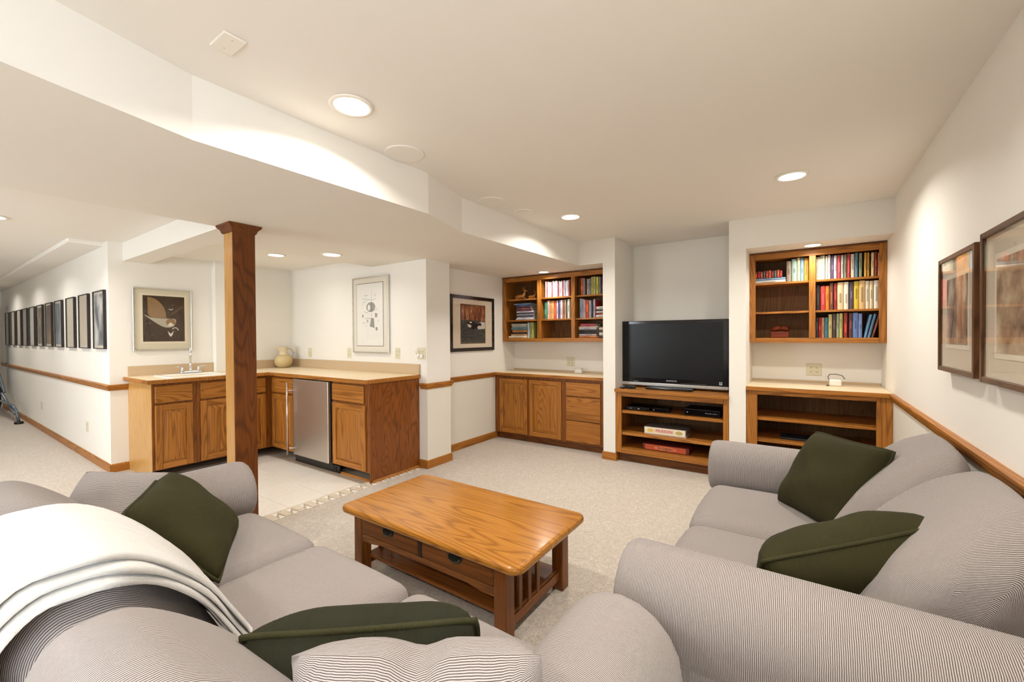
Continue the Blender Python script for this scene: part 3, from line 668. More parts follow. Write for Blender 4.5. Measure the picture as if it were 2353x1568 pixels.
t = NT('art_clouds'); v = t.coords(rnd=False); nn = t.noise(v, 7, 5, .6); t.col(t.ramp(nn, [(.3, lin('5f4234')), (.5, lin('a98d6e')), (.7, lin('d9c8ab'))])); CLOUD = t.m
t = NT('art_tree'); v = t.coords((1, 1, .5), False); nn = t.noise(v, 11, 5, .65); t.col(t.ramp(nn, [(.35, lin('54423a')), (.5, lin('9a8474')), (.62, lin('c9b8a2'))])); TREE = t.m
DUST = plain('dusty_mat', 'cdbfa8', .9)
picture('deep walnut framed picture on right wall, nearer the bookcase', 'x-', XR, 2.40, 2.93, 1.20, 1.738, .022, .045, walnut, DUST, (2.52, 2.82, 1.33, 1.63), (TREE,), inner=(.02, plain('pale_mat', 'dfd3bd', .9)))
picture('deep walnut framed cloud picture on right wall, cut by photo edge', 'x-', XR, 1.62, 2.335, 1.195, 1.755, .022, .045, walnut, DUST, (1.74, 2.20, 1.31, 1.64), (CLOUD,), inner=(.02, plain('pale_mat', 'dfd3bd', .9)))

# row of small deep frames down the left wall
xr_ = [-5.925, -6.56, -7.197, -7.866, -8.48, -9.12, -9.74, -10.39, -10.97, -11.61, -12.31]
NAMES = ['first from the bar, grey mountain print', 'second from the bar, blank beige print', 'third from the bar, pale square', 'fourth from the bar, blue coast print', 'fifth from the bar, brown and gold print', 'sixth from the bar, orange band', 'seventh from the bar, white print', 'eighth from the bar, pale grey print', 'ninth from the bar, plain cream print', 'tenth from the bar, cream print', 'eleventh from the bar, at the far end']
def noiseart(name, stops, sc=6, str_=(1, 1, .5)):
    t = NT(name); v = t.coords(str_, True); nn = t.noise(v, sc, 4, .6); t.col(t.ramp(nn, [(p, lin(c)) for p, c in stops])); t.set(Roughness=.6); return t.m
ARTS = [noiseart('art_mountain', [(.3, '3c4048'), (.45, '7b8088'), (.55, 'c2c0bc'), (.7, 'e6e2da')]), plain('art_beige', 'd4c4ae', .8), plain('art_beige2', 'd2c6b2', .8), noiseart('art_coast', [(.35, '2b2c2e'), (.5, '5f7886'), (.65, 'b8c4cc')]), noiseart('art_gold', [(.35, '3d2512'), (.55, '6b4420'), (.7, 'b08a40')]), noiseart('art_dark', [(.35, '26221e'), (.5, '5a4a3a'), (.62, 'b08a50'), (.7, 'ddd5cc')], 9)] + [plain('art_white2', 'dcd6d0', .8), plain('art_pale2', 'd8cfc4', .8), plain('art_pale3', 'd9cdb8', .8), plain('art_pale4', 'd6c9ae', .8), plain('art_pale5', 'd4c7a8', .8)]
DEEP = plain('espresso_frame', '241812', 0.45)
for i, x in enumerate(xr_):
    picture('small dark frame in the long row, ' + NAMES[i], 'y-', YL, x - .41, x, 1.272, 1.886, .009, .028, DEEP, plain('row_mat', 'dcd0bc', .9), (x - .375, x - .035, 1.31, 1.85), (ARTS[i],), group='row of frames on the long left wall', name='small_picture')

# ------------------------------------------------------------ built-in shelving
def bookcase(label, x0, x1, divs, yf, yb, z0, z1, shelves, name='wall_bookcase'):
    """open oak wall bookcase with face frame; divs = list of (centre, width)"""
    t = root(name, label, 'bookcase', ((x0 + x1) / 2, (yf + yb) / 2, z0))
    box('back_panel', (x0 + .01, x1 - .01, yb - .008, yb - .002, z0 + .01, z1 - .01), oakin('z'), t)
    for a, b in ((x0, x0 + .018), (x1 - .018, x1)): box('side_panel', (a, b, yf + .019, yb - .009, z0, z1), oak('z'), t)
    box('top_panel', (x0 + .018, x1 - .018, yf + .019, yb - .009, z1 - .06, z1 - .042), oak('x'), t)
    box('bottom_panel', (x0 + .018, x1 - .018, yf + .019, yb - .009, z0 + .03, z0 + .046), oak('x'), t)
    box('stile', (x0, x0 + .05, yf, yf + .018, z0, z1), oak('z'), t, .002); box('stile', (x1 - .05, x1, yf, yf + .018, z0, z1), oak('z'), t, .002)
    box('rail', (x0 + .05, x1 - .05, yf + .0005, yf + .018, z0, z0 + .046), oak('x'), t, .002); box('rail', (x0 + .05, x1 - .05, yf + .0005, yf + .018, z1 - .068, z1), oak('x'), t, .002)
    box('crown_moulding', (x0, x1, yf - .012, yf, z1 - .016, z1 - .001), oakd('x'), t, .004)
    for c, wd in divs:
        box('stile', (c - wd / 2, c + wd / 2, yf, yf + .018, z0 + .046, z1 - .068), oak('z'), t, .002)
        box('divider', (c - .009, c + .009, yf + .019, yb - .009, z0 + .046, z1 - .06), oak('z'), t)
    ed = [x0 + .018] + [c for c, _ in divs] + [x1 - .018]
    for i in range(len(ed) - 1):
        for z in shelves:
            s_ = box('shelf', (ed[i] + .01, ed[i + 1] - .01, yf + .036, yb - .01, z - .019, z), oak('x'), t, .001)
    return t
LBX0, LBX1 = XW + .012, -1.832
bookcase('oak open wall bookcase in the left niche, three bays', LBX0, LBX1, [(-2.855, .056), (-2.361, .05)], 4.80, YB, 1.305, 2.188, [1.885, 1.600])
bookcase('oak open wall bookcase in the right niche, two bays', -0.425, XR - .002, [(0.081, .05)], 4.80, YB, 1.30, 2.176, [1.885, 1.602])

# left base units and counter
LY0 = 4.619
t = root('base_cabinet', 'two door oak cabinet under the left bookcase', 'cabinet', (-2.9, 4.85, 0))
box('body', (XW + .005, -2.40, LY0, YB - .002, .085, .856), oakf('z'), t); box('toe_kick', (XW + .005, -2.40, 4.665, YB - .002, 0, .085), oakd('x'), t)
door('y-', LY0, -3.36, -2.925, .10, .818, t); door('y-', LY0, -2.893, -2.432, .10, .818, t)
t = root('base_cabinet', 'three drawer oak cabinet beside the wall pier', 'cabinet', (-2.1, 4.85, 0))
box('body', (-2.398, -1.834, LY0, YB - .002, .085, .856), oakf('z'), t); box('toe_kick', (-2.398, -1.834, 4.665, YB - .002, 0, .085), oakd('x'), t)
for a, b in ((.655, .815), (.365, .64), (.107, .35)): drawer('y-', LY0, -2.363, -1.92, a, b, t)
def counter(label, x0, x1, yf, z0, z1):
    c = root('worktop', label, 'worktop', ((x0 + x1) / 2, (yf + YB) / 2, z0))
    box('top', (x0, x1, yf + .014, YB - .002, z0 + .002, z1), LAM, c, .001); box('edge_trim', (x0, x1, yf, yf + .014, z0, z1), oak('x'), c, .004)
    box('splash_strip', (x0, x1, YB - .014, YB - .002, z1, z1 + .022), SPLASH, c, .001)
counter('cream laminate counter under the left bookcase', XW + .004, -1.834, 4.572, .857, .894)

# television stand
t = root('tv_stand', 'built in oak television stand with three open shelves', 'cabinet', (-1.13, 4.78, 0))
A, B_, Y = -1.688, -0.571, 4.47
box('top', (A, B_, 4.432, YB - .002, .766, .80), oak('x'), t, .004)
for a, b in ((A, A + .018), (B_ - .018, B_)): box('side_panel', (a, b, Y + .02, YB - .02, .10, .765), oak('z'), t)
box('back_panel', (A + .018, B_ - .018, YB - .028, YB - .02, .10, .765), oakin('z'), t)
box('stile', (A, A + .066, Y, Y + .019, .10, .765), oak('z'), t, .002); box('stile', (B_ - .048, B_, Y, Y + .019, .10, .765), oak('z'), t, .002)
box('rail', (A + .066, B_ - .048, Y, Y + .019, .717, .765), oak('x'), t, .002); box('rail', (A + .066, B_ - .048, Y, Y + .019, .10, .152), oak('x'), t, .002)
for z in (.56, .322): box('shelf', (A + .019, B_ - .019, Y + .022, YB - .03, z - .028, z), oak('x'), t, .002)
box('bottom_panel', (A + .019, B_ - .019, Y + .02, YB - .03, .132, .15), oak('x'), t)
box('toe_kick', (A, B_, 4.535, YB - .02, 0, .099), oakd('x'), t)

# right base unit
t = root('base_cabinet', 'open oak cabinet with shelves under the right bookcase', 'cabinet', (0.09, 4.78, 0))
A, B_, Y = -0.424, XR - .003, 4.478
for a, b in ((A, A + .018), (B_ - .018, B_)): box('side_panel', (a, b, Y + .02, YB - .02, .09, .864), oak('z'), t)
box('back_panel', (A + .018, B_ - .018, YB - .028, YB - .02, .09, .864), oakin('z'), t)
box('stile', (A, A + .088, Y, Y + .019, .09, .864), oak('z'), t, .002); box('stile', (B_ - .10, B_, Y, Y + .019, .09, .864), oak('z'), t, .002)
box('rail', (A + .088, B_ - .10, Y, Y + .019, .83, .864), oak('x'), t, .002); box('rail', (A + .088, B_ - .10, Y, Y + .019, .09, .14), oak('x'), t, .002)
for z in (.617, .418): box('shelf', (A + .019, B_ - .019, Y + .022, YB - .03, z - .024, z), oak('x'), t, .002)
box('bottom_panel', (A + .019, B_ - .019, Y + .02, YB - .03, .12, .138), oak('x'), t); box('toe_kick', (A, B_, 4.54, YB - .02, 0, .089), oakd('x'), t)
counter('cream laminate counter under the right bookcase', -0.426, XR - .003, 4.448, .866, .904)
cb = root('cable_box', 'small white wall charger with looped dark cord on the right counter', 'charger', (0.25, 4.86, .904))
soft('charger', (0.21, 0.30, 4.84, 4.89, .9045, .965), .012, plain('frosted_white', 'e8e3d8', .4), cb, 8)
tube('cord', [(.215, 4.865, .945), (.20, 4.86, .985), (.215, 4.87, 1.01), (.26, 4.88, 1.012), (.305, 4.88, 1.0), (.325, 4.87, .97)], .0035, plain('dark_cord', '4a4038', .5), cb, 6)
tube('cord_end', [(.205, 4.83, .91), (.19, 4.82, .912)], .006, HOLE, cb, 8)
wl = root('clear_box', 'small clear plastic box on the left counter beside the outlet', 'box', (-2.38, 5.0, .894))
soft('box', (-2.43, -2.33, 4.97, 5.03, .8945, .95), .008, plain('clear_plastic', 'e9e4da', .25), wl, 6); soft('lid', (-2.432, -2.328, 4.968, 5.032, .951, .96), .004, plain('clear_plastic', 'e9e4da', .25), wl, 6)

# ------------------------------------------------------------ books
PAGES = plain('book_pages', 'e9dfc8', 0.9)
def cname(h):
    r_, g_, b_ = [int(h[i:i + 2], 16) for i in (0, 2, 4)]; mx, mn = max(r_, g_, b_), min(r_, g_, b_); sat = (mx - mn) / max(mx, 1)
    if mx < 75: return 'black'
    if sat < .13: return 'white' if mx > 205 else 'grey'
    import colorsys
    hh = colorsys.rgb_to_hsv(r_ / 255, g_ / 255, b_ / 255)[0] * 360
    if mx > 200 and sat < .32: return 'cream' if hh < 90 else 'pale'
    if hh < 14 or hh > 335: return ('dark red' if mx < 150 else 'red') if sat > .4 else 'pink'
    if hh < 36: return 'brown' if mx < 150 else ('orange' if sat > .6 else 'tan')
    if hh < 68: return 'yellow' if mx > 180 and sat > .5 else 'olive'
    if hh < 170: return 'green'
    if hh < 255: return 'blue'
    return 'purple'
ORD = ['first', 'second', 'third', 'fourth', 'fifth', 'sixth', 'seventh', 'eighth', 'ninth', 'tenth', 'eleventh', 'twelfth', 'thirteenth', 'fourteenth', 'fifteenth', 'sixteenth', 'seventeenth', 'eighteenth', 'nineteenth', 'twentieth']
def bookmat(c): return plain('book_' + c, c, 0.55)
def shade(c, f): return ''.join('%02x' % max(0, min(255, int(int(c[i:i + 2], 16) * f))) for i in (0, 2, 4))
def bookverts(w, d, h):
    """upright book: rounded spine towards -y, boards, recessed page block; local, base at z=0, x from 0..w"""
    t_ = min(.003, w * .18); e = .003
    sp = [(0, .006), (w * .15, .001), (w * .5, -.002), (w * .85, .001), (w, .006)]
    prof = sp + [(w, d), (w - t_, d), (w - t_, .008), (t_, .008), (t_, d), (0, d)]
    k = len(prof); vs = [(x, y, 0) for x, y in prof] + [(x, y, h) for x, y in prof]; fs = [[i, (i + 1) % k, k + (i + 1) % k, k + i] for i in range(k)]
    fs += [list(range(k))[::-1], list(range(k, 2 * k))]; fm = [0] * len(fs)
    n0 = len(vs); a = [(t_, .009), (w - t_, .009), (w - t_, d - e), (t_, d - e)]
    vs += [(x, y, e) for x, y in a] + [(x, y, h - e) for x, y in a]
    pf = [[0, 1, 5, 4], [1, 2, 6, 5], [2, 3, 7, 6], [3, 0, 4, 7], [3, 2, 1, 0], [4, 5, 6, 7]]; fs += [[n0 + i for i in f] for f in pf]; fm += [1] * 6
    # title label on the spine
    if w > .012:
        n1 = len(vs); z0, z1 = h * random.uniform(.2, .4), h * random.uniform(.55, .8); q = w * .34
        vs += [(q, -.0028, z0), (w - q, -.0028, z0), (w - q, -.0028, z1), (q, -.0028, z1), (q, -.001, z0), (w - q, -.001, z0), (w - q, -.001, z1), (q, -.001, z1)]
        bf = [[0, 1, 2, 3], [4, 7, 6, 5], [0, 4, 5, 1], [1, 5, 6, 2], [2, 6, 7, 3], [3, 7, 4, 0]]; fs += [[n1 + i for i in f] for f in bf]; fm += [2] * 6
    return vs, fs, fm
def book(label, group, w, d, h, c, M):
    vs, fs, fm = bookverts(w, d, h)
    lum = sum(int(c[i:i + 2], 16) for i in (0, 2, 4)) / 3
    lab = shade(c, .72) if lum > 110 else shade(c, 1.6)
    me = bpy.data.meshes.new('book'); me.from_pydata(vs, [], fs)
    for mm in (bookmat(c), PAGES, bookmat(lab)): me.materials.append(mm)
    me.polygons.foreach_set('material_index', fm); me.update()
    o = bpy.data.objects.new('book', me); COL.objects.link(o); o.matrix_world = M; tag(o, label, 'book', group); return o
def row(lst, z, yf, depth, where, group):
    for i, (a, b, zt, c) in enumerate(lst):
        M = Matrix.Translation((a, yf + random.uniform(0, .012), z + .0008))
        book('%s book, %s from left on the %s' % (cname(c), ORD[i], where), group, b - a - .0006, depth - random.uniform(0, .03), zt - z - .001, c, M)
def stack(lst, zb, yf, where, group, d=.2):
    z = zb + .0008
    for i, (a, b, z0, z1, c) in enumerate(lst):
        h = z1 - z0 - .0004          # lying: the spine faces the room
        M = Matrix.Translation((a, yf + random.uniform(0, .012), z + h)) @ Matrix.Rotation(R(90), 4, 'Y')
        book('%s book, %s from bottom of the %s' % (cname(c), ORD[i], where), group, h, d, b - a, c, M); z += h + .0006
R1 = [(0.109, 0.123, 2.10, 'cfc7ae'), (0.123, 0.141, 2.10, 'd9d6bf'), (0.141, 0.157, 2.108, 'dcd9c5'), (0.157, 0.177, 2.108, 'e8e2c8'), (0.181, 0.197, 2.10, 'e9e4d0'), (0.199, 0.219, 2.107, 'ddd3c6'), (0.222, 0.242, 2.10, '5a4a6a'), (0.243, 0.265, 2.098, 'd8d4d6'), (0.268, 0.293, 2.10, 'b8434a'), (0.295, 0.313, 2.098, 'd9d5cd'), (0.316, 0.338, 2.10, '7d8066'), (0.339, 0.36, 2.105, 'b23a3a'), (0.363, 0.391, 2.098, 'e0d3bb'), (0.394, 0.415, 2.105, '5e7f96'), (0.421, 0.444, 2.10, '8b9470'), (0.458, 0.475, 2.10, 'd3a64c'), (0.478, 0.494, 2.098, 'c58f35'), (0.505, 0.526, 2.096, 'dfc996'), (0.528, 0.546, 2.10, '9c3a24'), (0.549, 0.562, 2.09, 'c88e6c')]
R2 = [(0.11, 0.144, 1.835, '2a201e'), (0.146, 0.18, 1.825, 'c13a35'), (0.182, 0.21, 1.826, 'e07b2a'), (0.212, 0.24, 1.85, '6b4024'), (0.244, 0.267, 1.845, '8e2d30'), (0.269, 0.313, 1.85, 'd9be90'), (0.315, 0.349, 1.85, 'e3d8c2'), (0.353, 0.385, 1.848, '4e4550'), (0.387, 0.422, 1.852, 'cdb032'), (0.423, 0.465, 1.855, 'd2b078'), (0.466, 0.493, 1.85, 'e3d6bd'), (0.495, 0.521, 1.848, 'dccda9'), (0.524, 0.559, 1.85, 'ebe2cf')]
R3 = [(0.109, 0.127, 1.535, '3a3f44'), (0.128, 0.151, 1.536, '8d2420'), (0.152, 0.175, 1.533, 'c2835a'), (0.177, 0.201, 1.533, '3e7f93'), (0.204, 0.231, 1.562, 'b9a870'), (0.233, 0.26, 1.568, '4a3a30'), (0.263, 0.284, 1.567, '9aa584'), (0.285, 0.309, 1.57, 'b9b26c'), (0.315, 0.343, 1.572, '8e2f20'), (0.351, 0.379, 1.567, '5b2f2a'), (0.38, 0.417, 1.57, '5f7cae'), (0.419, 0.445, 1.562, '7486b8')]
R0 = [(-0.122, -0.083, 2.085, '8c7a66'), (-0.08, -0.037, 2.10, '8fa89a'), (-0.035, -0.012, 2.108, 'dcc99a'), (-0.01, 0.016, 2.105, '7ea0b8'), (0.018, 0.054, 2.10, 'd79a3c')]
B1 = [(-2.799, -2.781, 2.10, 'e6e2e4'), (-2.78, -2.763, 2.092, 'a0545a'), (-2.761, -2.744, 2.095, 'd8d0d6'), (-2.742, -2.725, 2.087, 'c9a8ac'), (-2.724, -2.707, 2.085, 'e9e6e8'), (-2.705, -2.688, 2.098, '8d3f48'), (-2.686, -2.67, 2.097, 'dfdbe4'), (-2.668, -2.651, 2.086, 'b7b2c4'), (-2.65, -2.633, 2.095, 'eeeaea'), (-2.631, -2.615, 2.094, 'e6e2e4'), (-2.613, -2.597, 2.078, 'a0545a'), (-2.595, -2.578, 2.089, 'd8d0d6'), (-2.577, -2.56, 2.079, 'c9a8ac'), (-2.559, -2.542, 2.086, 'e9e6e8'), (-2.541, -2.524, 2.081, '8d3f48'), (-2.523, -2.507, 2.091, 'dfdbe4'), (-2.505, -2.489, 2.078, 'b7b2c4'), (-2.487, -2.471, 2.085, 'eeeaea'), (-2.469, -2.453, 2.092, 'e6e2e4'), (-2.452, -2.436, 2.095, 'a0545a')]
B2 = [(-2.812, -2.794, 1.82, '3f6a5a'), (-2.792, -2.771, 1.824, '2f8a6c'), (-2.765, -2.73, 1.846, 'd9a89a'), (-2.727, -2.71, 1.84, 'e0a05a'), (-2.708, -2.689, 1.84, 'dcae6e'), (-2.687, -2.671, 1.84, 'e8b878'), (-2.668, -2.637, 1.84, 'c8502a'), (-2.634, -2.606, 1.838, 'cfc4e0'), (-2.604, -2.592, 1.845, '2a2848'), (-2.589, -2.572, 1.845, '8f88b0'), (-2.568, -2.539, 1.842, 'e8ddd8'), (-2.536, -2.514, 1.846, 'b5623a'), (-2.51, -2.494, 1.845, 'd9d3c0'), (-2.491, -2.476, 1.846, '4a4438'), (-2.472, -2.439, 1.848, 'd8d9cf')]
C1 = [(-2.312, -2.294, 2.10, '4a2a20'), (-2.291, -2.248, 2.102, 'b0572e'), (-2.246, -2.235, 2.095, 'e0d6cc'), (-2.233, -2.206, 2.093, '2a2622'), (-2.202, -2.181, 2.083, 'd0b8b0'), (-2.178, -2.154, 2.091, '8f98a8'), (-2.146, -2.121, 2.105, 'c8b838'), (-2.115, -2.086, 2.105, 'b9bc88'), (-2.08, -2.052, 2.1, 'd9c84a'), (-2.044, -2.022, 2.1, '8a94a8'), (-2.01, -1.985, 2.09, '7a4038'), (-1.98, -1.955, 2.08, '3c3a44')]
C2 = [(-2.304, -2.27, 1.845, '8f9db5'), (-2.268, -2.242, 1.836, 'c0a8b0'), (-2.239, -2.224, 1.825, 'd8ccc8'), (-2.221, -2.174, 1.82, 'b5462e'), (-2.17, -2.151, 1.817, 'b8c4c8'), (-2.148, -2.128, 1.813, '3e4a52'), (-2.122, -2.096, 1.828, 'b8b4c4'), (-2.0935, -2.086, 1.82, 'b02c20')]
A2 = [(-3.269, -2.986, 1.608, 1.629, 'c9cdd8'), (-3.254, -2.988, 1.631, 1.653, 'd8d8e0'), (-3.26, -2.991, 1.656, 1.677, '41414e'), (-3.256, -2.991, 1.678, 1.696, 'd4d4de'), (-3.256, -2.99, 1.697, 1.714, '3b3a48'), (-3.256, -2.988, 1.715, 1.733, 'dcd4d8'), (-3.259, -3.012, 1.736, 1.761, '5a3a40'), (-3.259, -3.025, 1.763, 1.786, '7a4648'), (-3.266, -3.031, 1.788, 1.81, '4a3038'), (-3.268, -3.031, 1.811, 1.832, '3d567e'), (-3.298, -3.03, 1.834, 1.852, '8aa0c0')]
A3 = [(-3.394, -3.09, 1.351, 1.379, 'efe2cc'), (-3.354, -3.09, 1.381, 1.409, 'd9bb94'), (-3.34, -3.09, 1.411, 1.435, '33241c'), (-3.334, -3.09, 1.437, 1.469, 'd08c50'), (-3.346, -3.09, 1.473, 1.508, '5f7f86'), (-3.34, -3.09, 1.511, 1.533, 'b0b4b4'), (-3.343, -3.095, 1.536, 1.565, 'c9c4b4')]
C3 = [(-2.317, -2.077, 1.352, 1.378, 'c87a44'), (-2.314, -2.082, 1.38, 1.405, 'd0c2c0'), (-2.317, -2.061, 1.408, 1.434, '2c2624'), (-2.317, -2.081, 1.436, 1.461, '35302c'), (-2.317, -2.081, 1.463, 1.488, 'c0bcc0'), (-2.317, -2.063, 1.49, 1.506, 'd9c8b8'), (-2.295, -2.107, 1.51, 1.543, 'b04a58')]
C2s = [(-2.083, -1.94, 1.612, 1.645, 'd9d2cc'), (-2.082, -1.94, 1.647, 1.671, '7a3a34'), (-2.082, -1.94, 1.673, 1.693, 'e0d8d0'), (-2.082, -1.94, 1.694, 1.718, '3c3230'), (-2.082, -1.94, 1.72, 1.755, 'd6d2cc')]
C3s = [(-2.045, -1.93, 1.35, 1.378, '3a2622'), (-2.045, -1.93, 1.38, 1.42, 'd9d0c4'), (-2.045, -1.93, 1.42, 1.45, '5a3c30'), (-2.045, -1.93, 1.45, 1.48, 'c9c2b8')]
ZL1, ZL2, ZL3 = 1.885, 1.60, 1.351; ZR1, ZR2, ZR3 = 1.885, 1.602, 1.346
row(R1, ZR1, 4.862, .17, 'top right shelf of the right bookcase', 'books in the right bookcase')
row(R2, ZR2, 4.862, .17, 'middle right shelf of the right bookcase', 'books in the right bookcase')
row(R3, ZR3, 4.862, .17, 'bottom right shelf of the right bookcase', 'books in the right bookcase')
row(R0, ZR1, 4.862, .17, 'top left shelf of the right bookcase', 'books in the right bookcase')
for i, (x, wd, h, c, ang) in enumerate(((.456, .02, .21, '6b94b4', 11), (.480, .022, .215, '5c86a8', 12), (.506, .02, .222, '6a3a2c', 13))):
    M = Matrix.Translation((x, 4.866, ZR3 + .001)) @ Matrix.Rotation(R(ang), 4, 'Y')
    book('%s book leaning right, %s of three on the lowest right shelf' % (cname(c), ORD[i]), 'books in the right bookcase', wd - .002, .16, h, c, M)
SR = [(-0.395, -0.128, 0, .026, 'e3ddd0'), (-0.393, -0.128, 0, .024, '7d9ab4')]
stack(SR, ZR1, 4.862, 'flat pair on the right bookcase upper left shelf', 'books in the right bookcase')
pal = ['a5382a', '8c2f24', 'b5493a', '3c4a40', 'a03a2e', 'c05a44', '7a2a22', '4a5a50', 'b04434', '93352a']
for i in range(10):
    c = pal[i]; M = Matrix.Translation((-0.387 + i * .0232, 4.87, ZR1 + .0525))
    book('small %s paperback, %s from left on the flat books' % (cname(c), ORD[i]), 'books in the right bookcase', .0222, .10, .062 + random.uniform(0, .012), c, M)
row(B1, ZL1, 4.862, .2, 'top centre shelf of the left bookcase', 'books in the left bookcase')
row(B2, ZL2, 4.862, .18, 'middle centre shelf of the left bookcase', 'books in the left bookcase')
row(C1, ZL1, 4.862, .18, 'top right shelf of the left bookcase', 'books in the left bookcase')
row(C2, ZL2, 4.862, .18, 'middle right shelf of the left bookcase', 'books in the left bookcase')
row([(-3.083, -3.053, 1.565, 'b9c4d4'), (-3.043, -2.985, 1.565, 'a9aa5a')], ZL3, 4.87, .18, 'bottom left shelf of the left bookcase', 'books in the left bookcase')
stack(A2, ZL2, 4.87, 'stack on the left bookcase middle left shelf', 'books in the left bookcase')
stack(A3, ZL3, 4.87, 'stack on the left bookcase bottom left shelf', 'books in the left bookcase')
stack(C3, ZL3, 4.87, 'stack on the left bookcase bottom right shelf', 'books in the left bookcase')
stack(C2s, ZL2, 4.87, 'short stack beside the pier, middle shelf', 'books in the left bookcase')
stack(C3s, ZL3, 4.87, 'short stack beside the pier, bottom shelf', 'books in the left bookcase')
book('dark magazine lying on the lower shelf of the right cabinet', None, .02, .2, .28, '24262c', Matrix.Translation((-.16, 4.60, .4385)) @ Matrix.Rotation(R(90), 4, 'Y'))

# figurines
GOLD = wood('carved_gold_wood', 'x', 'c98a44', 'a9682c', '7a4416', .25, .4); RED = wood('carved_red_wood', 'x', '8a3a18', '6e2a10', '401608', .5, .0)
def limbs(name, chains, mat, parent, k=10):
    """organic body from tapered chains of (point, radius) rings, joined as one mesh"""
    bm = bmesh.new()
    for ch in chains:
        prev = None
        for i, (p, r_) in enumerate(ch):
            p = Vector(p); a = Vector(ch[max(0, i - 1)][0]); b = Vector(ch[min(len(ch) - 1, i + 1)][0]); t_ = (b - a).normalized(); s_ = t_.cross(Vector((0, 1, 0.01)))
            if s_.length < .05: s_ = t_.cross(Vector((1, 0, 0)))
            s_.normalize(); u_ = s_.cross(t_)
            ring = [bm.verts.new(p + (s_ * math.cos(2 * math.pi * j / k) + u_ * math.sin(2 * math.pi * j / k)) * r_) for j in range(k)]
            if prev:
                for j in range(k): bm.faces.new([prev[j], prev[(j + 1) % k], ring[(j + 1) % k], ring[j]])
            else: bm.faces.new(ring[::-1])
            prev = ring
        bm.faces.new(prev)
    return frombm(name, bm, mat, parent, True)
def deer(x, label, s, flip):
    f = -1 if flip else 1; y = 4.92; z = ZL1 + .001; P = lambda a, b, c: (x + f * a * s, y + b * s, z + c * s)
    t = root('deer_figurine', label, 'figurine', (x, y, z), 'pair of lying deer carvings')
    limbs('body', [[(P(-.085, 0, .03), .006), (P(-.075, 0, .034), .026 * s), (P(-.04, 0, .036), .033 * s), (P(0, 0, .038), .034 * s), (P(.04, 0, .045), .031 * s), (P(.06, 0, .062), .022 * s), (P(.07, 0, .09), .014 * s), (P(.075, 0, .112), .012 * s)]], GOLD, t)
    limbs('head', [[(P(.06, 0, .118), .008 * s), (P(.072, 0, .122), .013 * s), (P(.09, 0, .118), .010 * s), (P(.112, 0, .11), .006 * s)]], GOLD, t)
    for sy in (-1, 1):
        limbs('leg', [[(P(.045, sy * .02, .03), .012 * s), (P(.07, sy * .024, .014), .009 * s), (P(.035, sy * .028, .008), .007 * s)]], GOLD, t, 8); limbs('leg', [[(P(-.06, sy * .022, .028), .016 * s), (P(-.03, sy * .028, .012), .010 * s), (P(-.07, sy * .03, .007), .006 * s)]], GOLD, t, 8)
        limbs('antler', [[(P(.068, sy * .008, .125), .004 * s), (P(.058, sy * .016, .15), .003 * s), (P(.052, sy * .02, .175), .0015 * s)]], GOLD, t, 6); limbs('antler_tine', [[(P(.06, sy * .014, .147), .003 * s), (P(.075, sy * .02, .165), .0015 * s)]], GOLD, t, 6)
        limbs('ear', [[(P(.062, sy * .01, .124), .004 * s), (P(.05, sy * .022, .128), .005 * s), (P(.042, sy * .03, .13), .001 * s)]], GOLD, t, 6)
deer(-3.225, 'carved golden deer lying on the left bookcase, left one', 1.0, False)
deer(-3.03, 'smaller carved golden deer half hidden by the divider', .72, False)
t = root('carved_ornament', 'reddish carved wooden box with two rounded figures on top', 'ornament', (-.176, 4.95, ZR3))
box('base', (-.255, -.10, 4.90, 5.0, ZR3 + .0005, ZR3 + .062), RED, t, .006, 2)
limbs('carving', [[((-.255, 4.95, ZR3 + .075), .01), ((-.235, 4.95, ZR3 + .085), .022), ((-.205, 4.945, ZR3 + .092), .028), ((-.175, 4.945, ZR3 + .10), .022), ((-.165, 4.945, ZR3 + .10), .01)]], RED, t)
limbs('carving', [[((-.18, 4.95, ZR3 + .095), .01), ((-.16, 4.95, ZR3 + .095), .024), ((-.125, 4.95, ZR3 + .088), .028), ((-.10, 4.95, ZR3 + .076), .014)]], RED, t)

# ------------------------------------------------------------ television and shelf contents
tv = root('television', 'black flat screen television with silver lower bar on the stand', 'television', (-1.13, 4.72, .80))
TA, TB, TY = -1.700, -0.600, 4.70
box('cabinet', (TA + .05, TB - .05, TY + .03, TY + .11, .88, 1.50), BLACK, tv, .02, 2)
box('bezel', (TA, TB, TY, TY + .035, .845, 1.540), GLOSSB, tv, .006, 2)
SCR = plain('screen_glass', '0e0f10', 0.3, 0, 0, Specular_IOR_Level=.3)
box('screen', (TA + .032, TB - .05, TY - .002, TY + .004, .908, 1.508), SCR, tv)
box('silver_bar', (TA, TB, TY - .012, TY + .03, .822, .858), SILVER, tv, .008, 2)
box('control_strip', (TB - .46, TB - .2, TY - .0125, TY + .01, .858, .872), plain('control_dark', '2b2a2a', .3), tv, .001)
text('brand_lettering', 'RAMCO', .022, plain('logo_grey', 'cfd2d6', .4), tv, TM((-1.15, TY - .0008, .887), stretch=1.4))
boxes('model_marking', [(-1.56 + i * .012, -1.552 + i * .012, TY - .0008, TY, .864, .871) for i in range(5)], plain('logo_dim', '8a8d90', .4), tv)['kind'] = 'stuff'
lb = box('energy_label', (TB - .085, TB - .058, TY - .0022, TY, .872, .902), plain('label_blue', 'b9c6d6', .5), tv)
boxes('label_mark', [(TB - .08, TB - .064, TY - .0028, TY - .0022, .878, .883), (TB - .08, TB - .064, TY - .0028, TY - .0022, .888, .896)], plain('label_ink', '28344a', .5), lb)['kind'] = 'stuff'
box('neck', (-1.22, -1.06, TY + .02, TY + .06, .80, .85), BLACK, tv, .004)
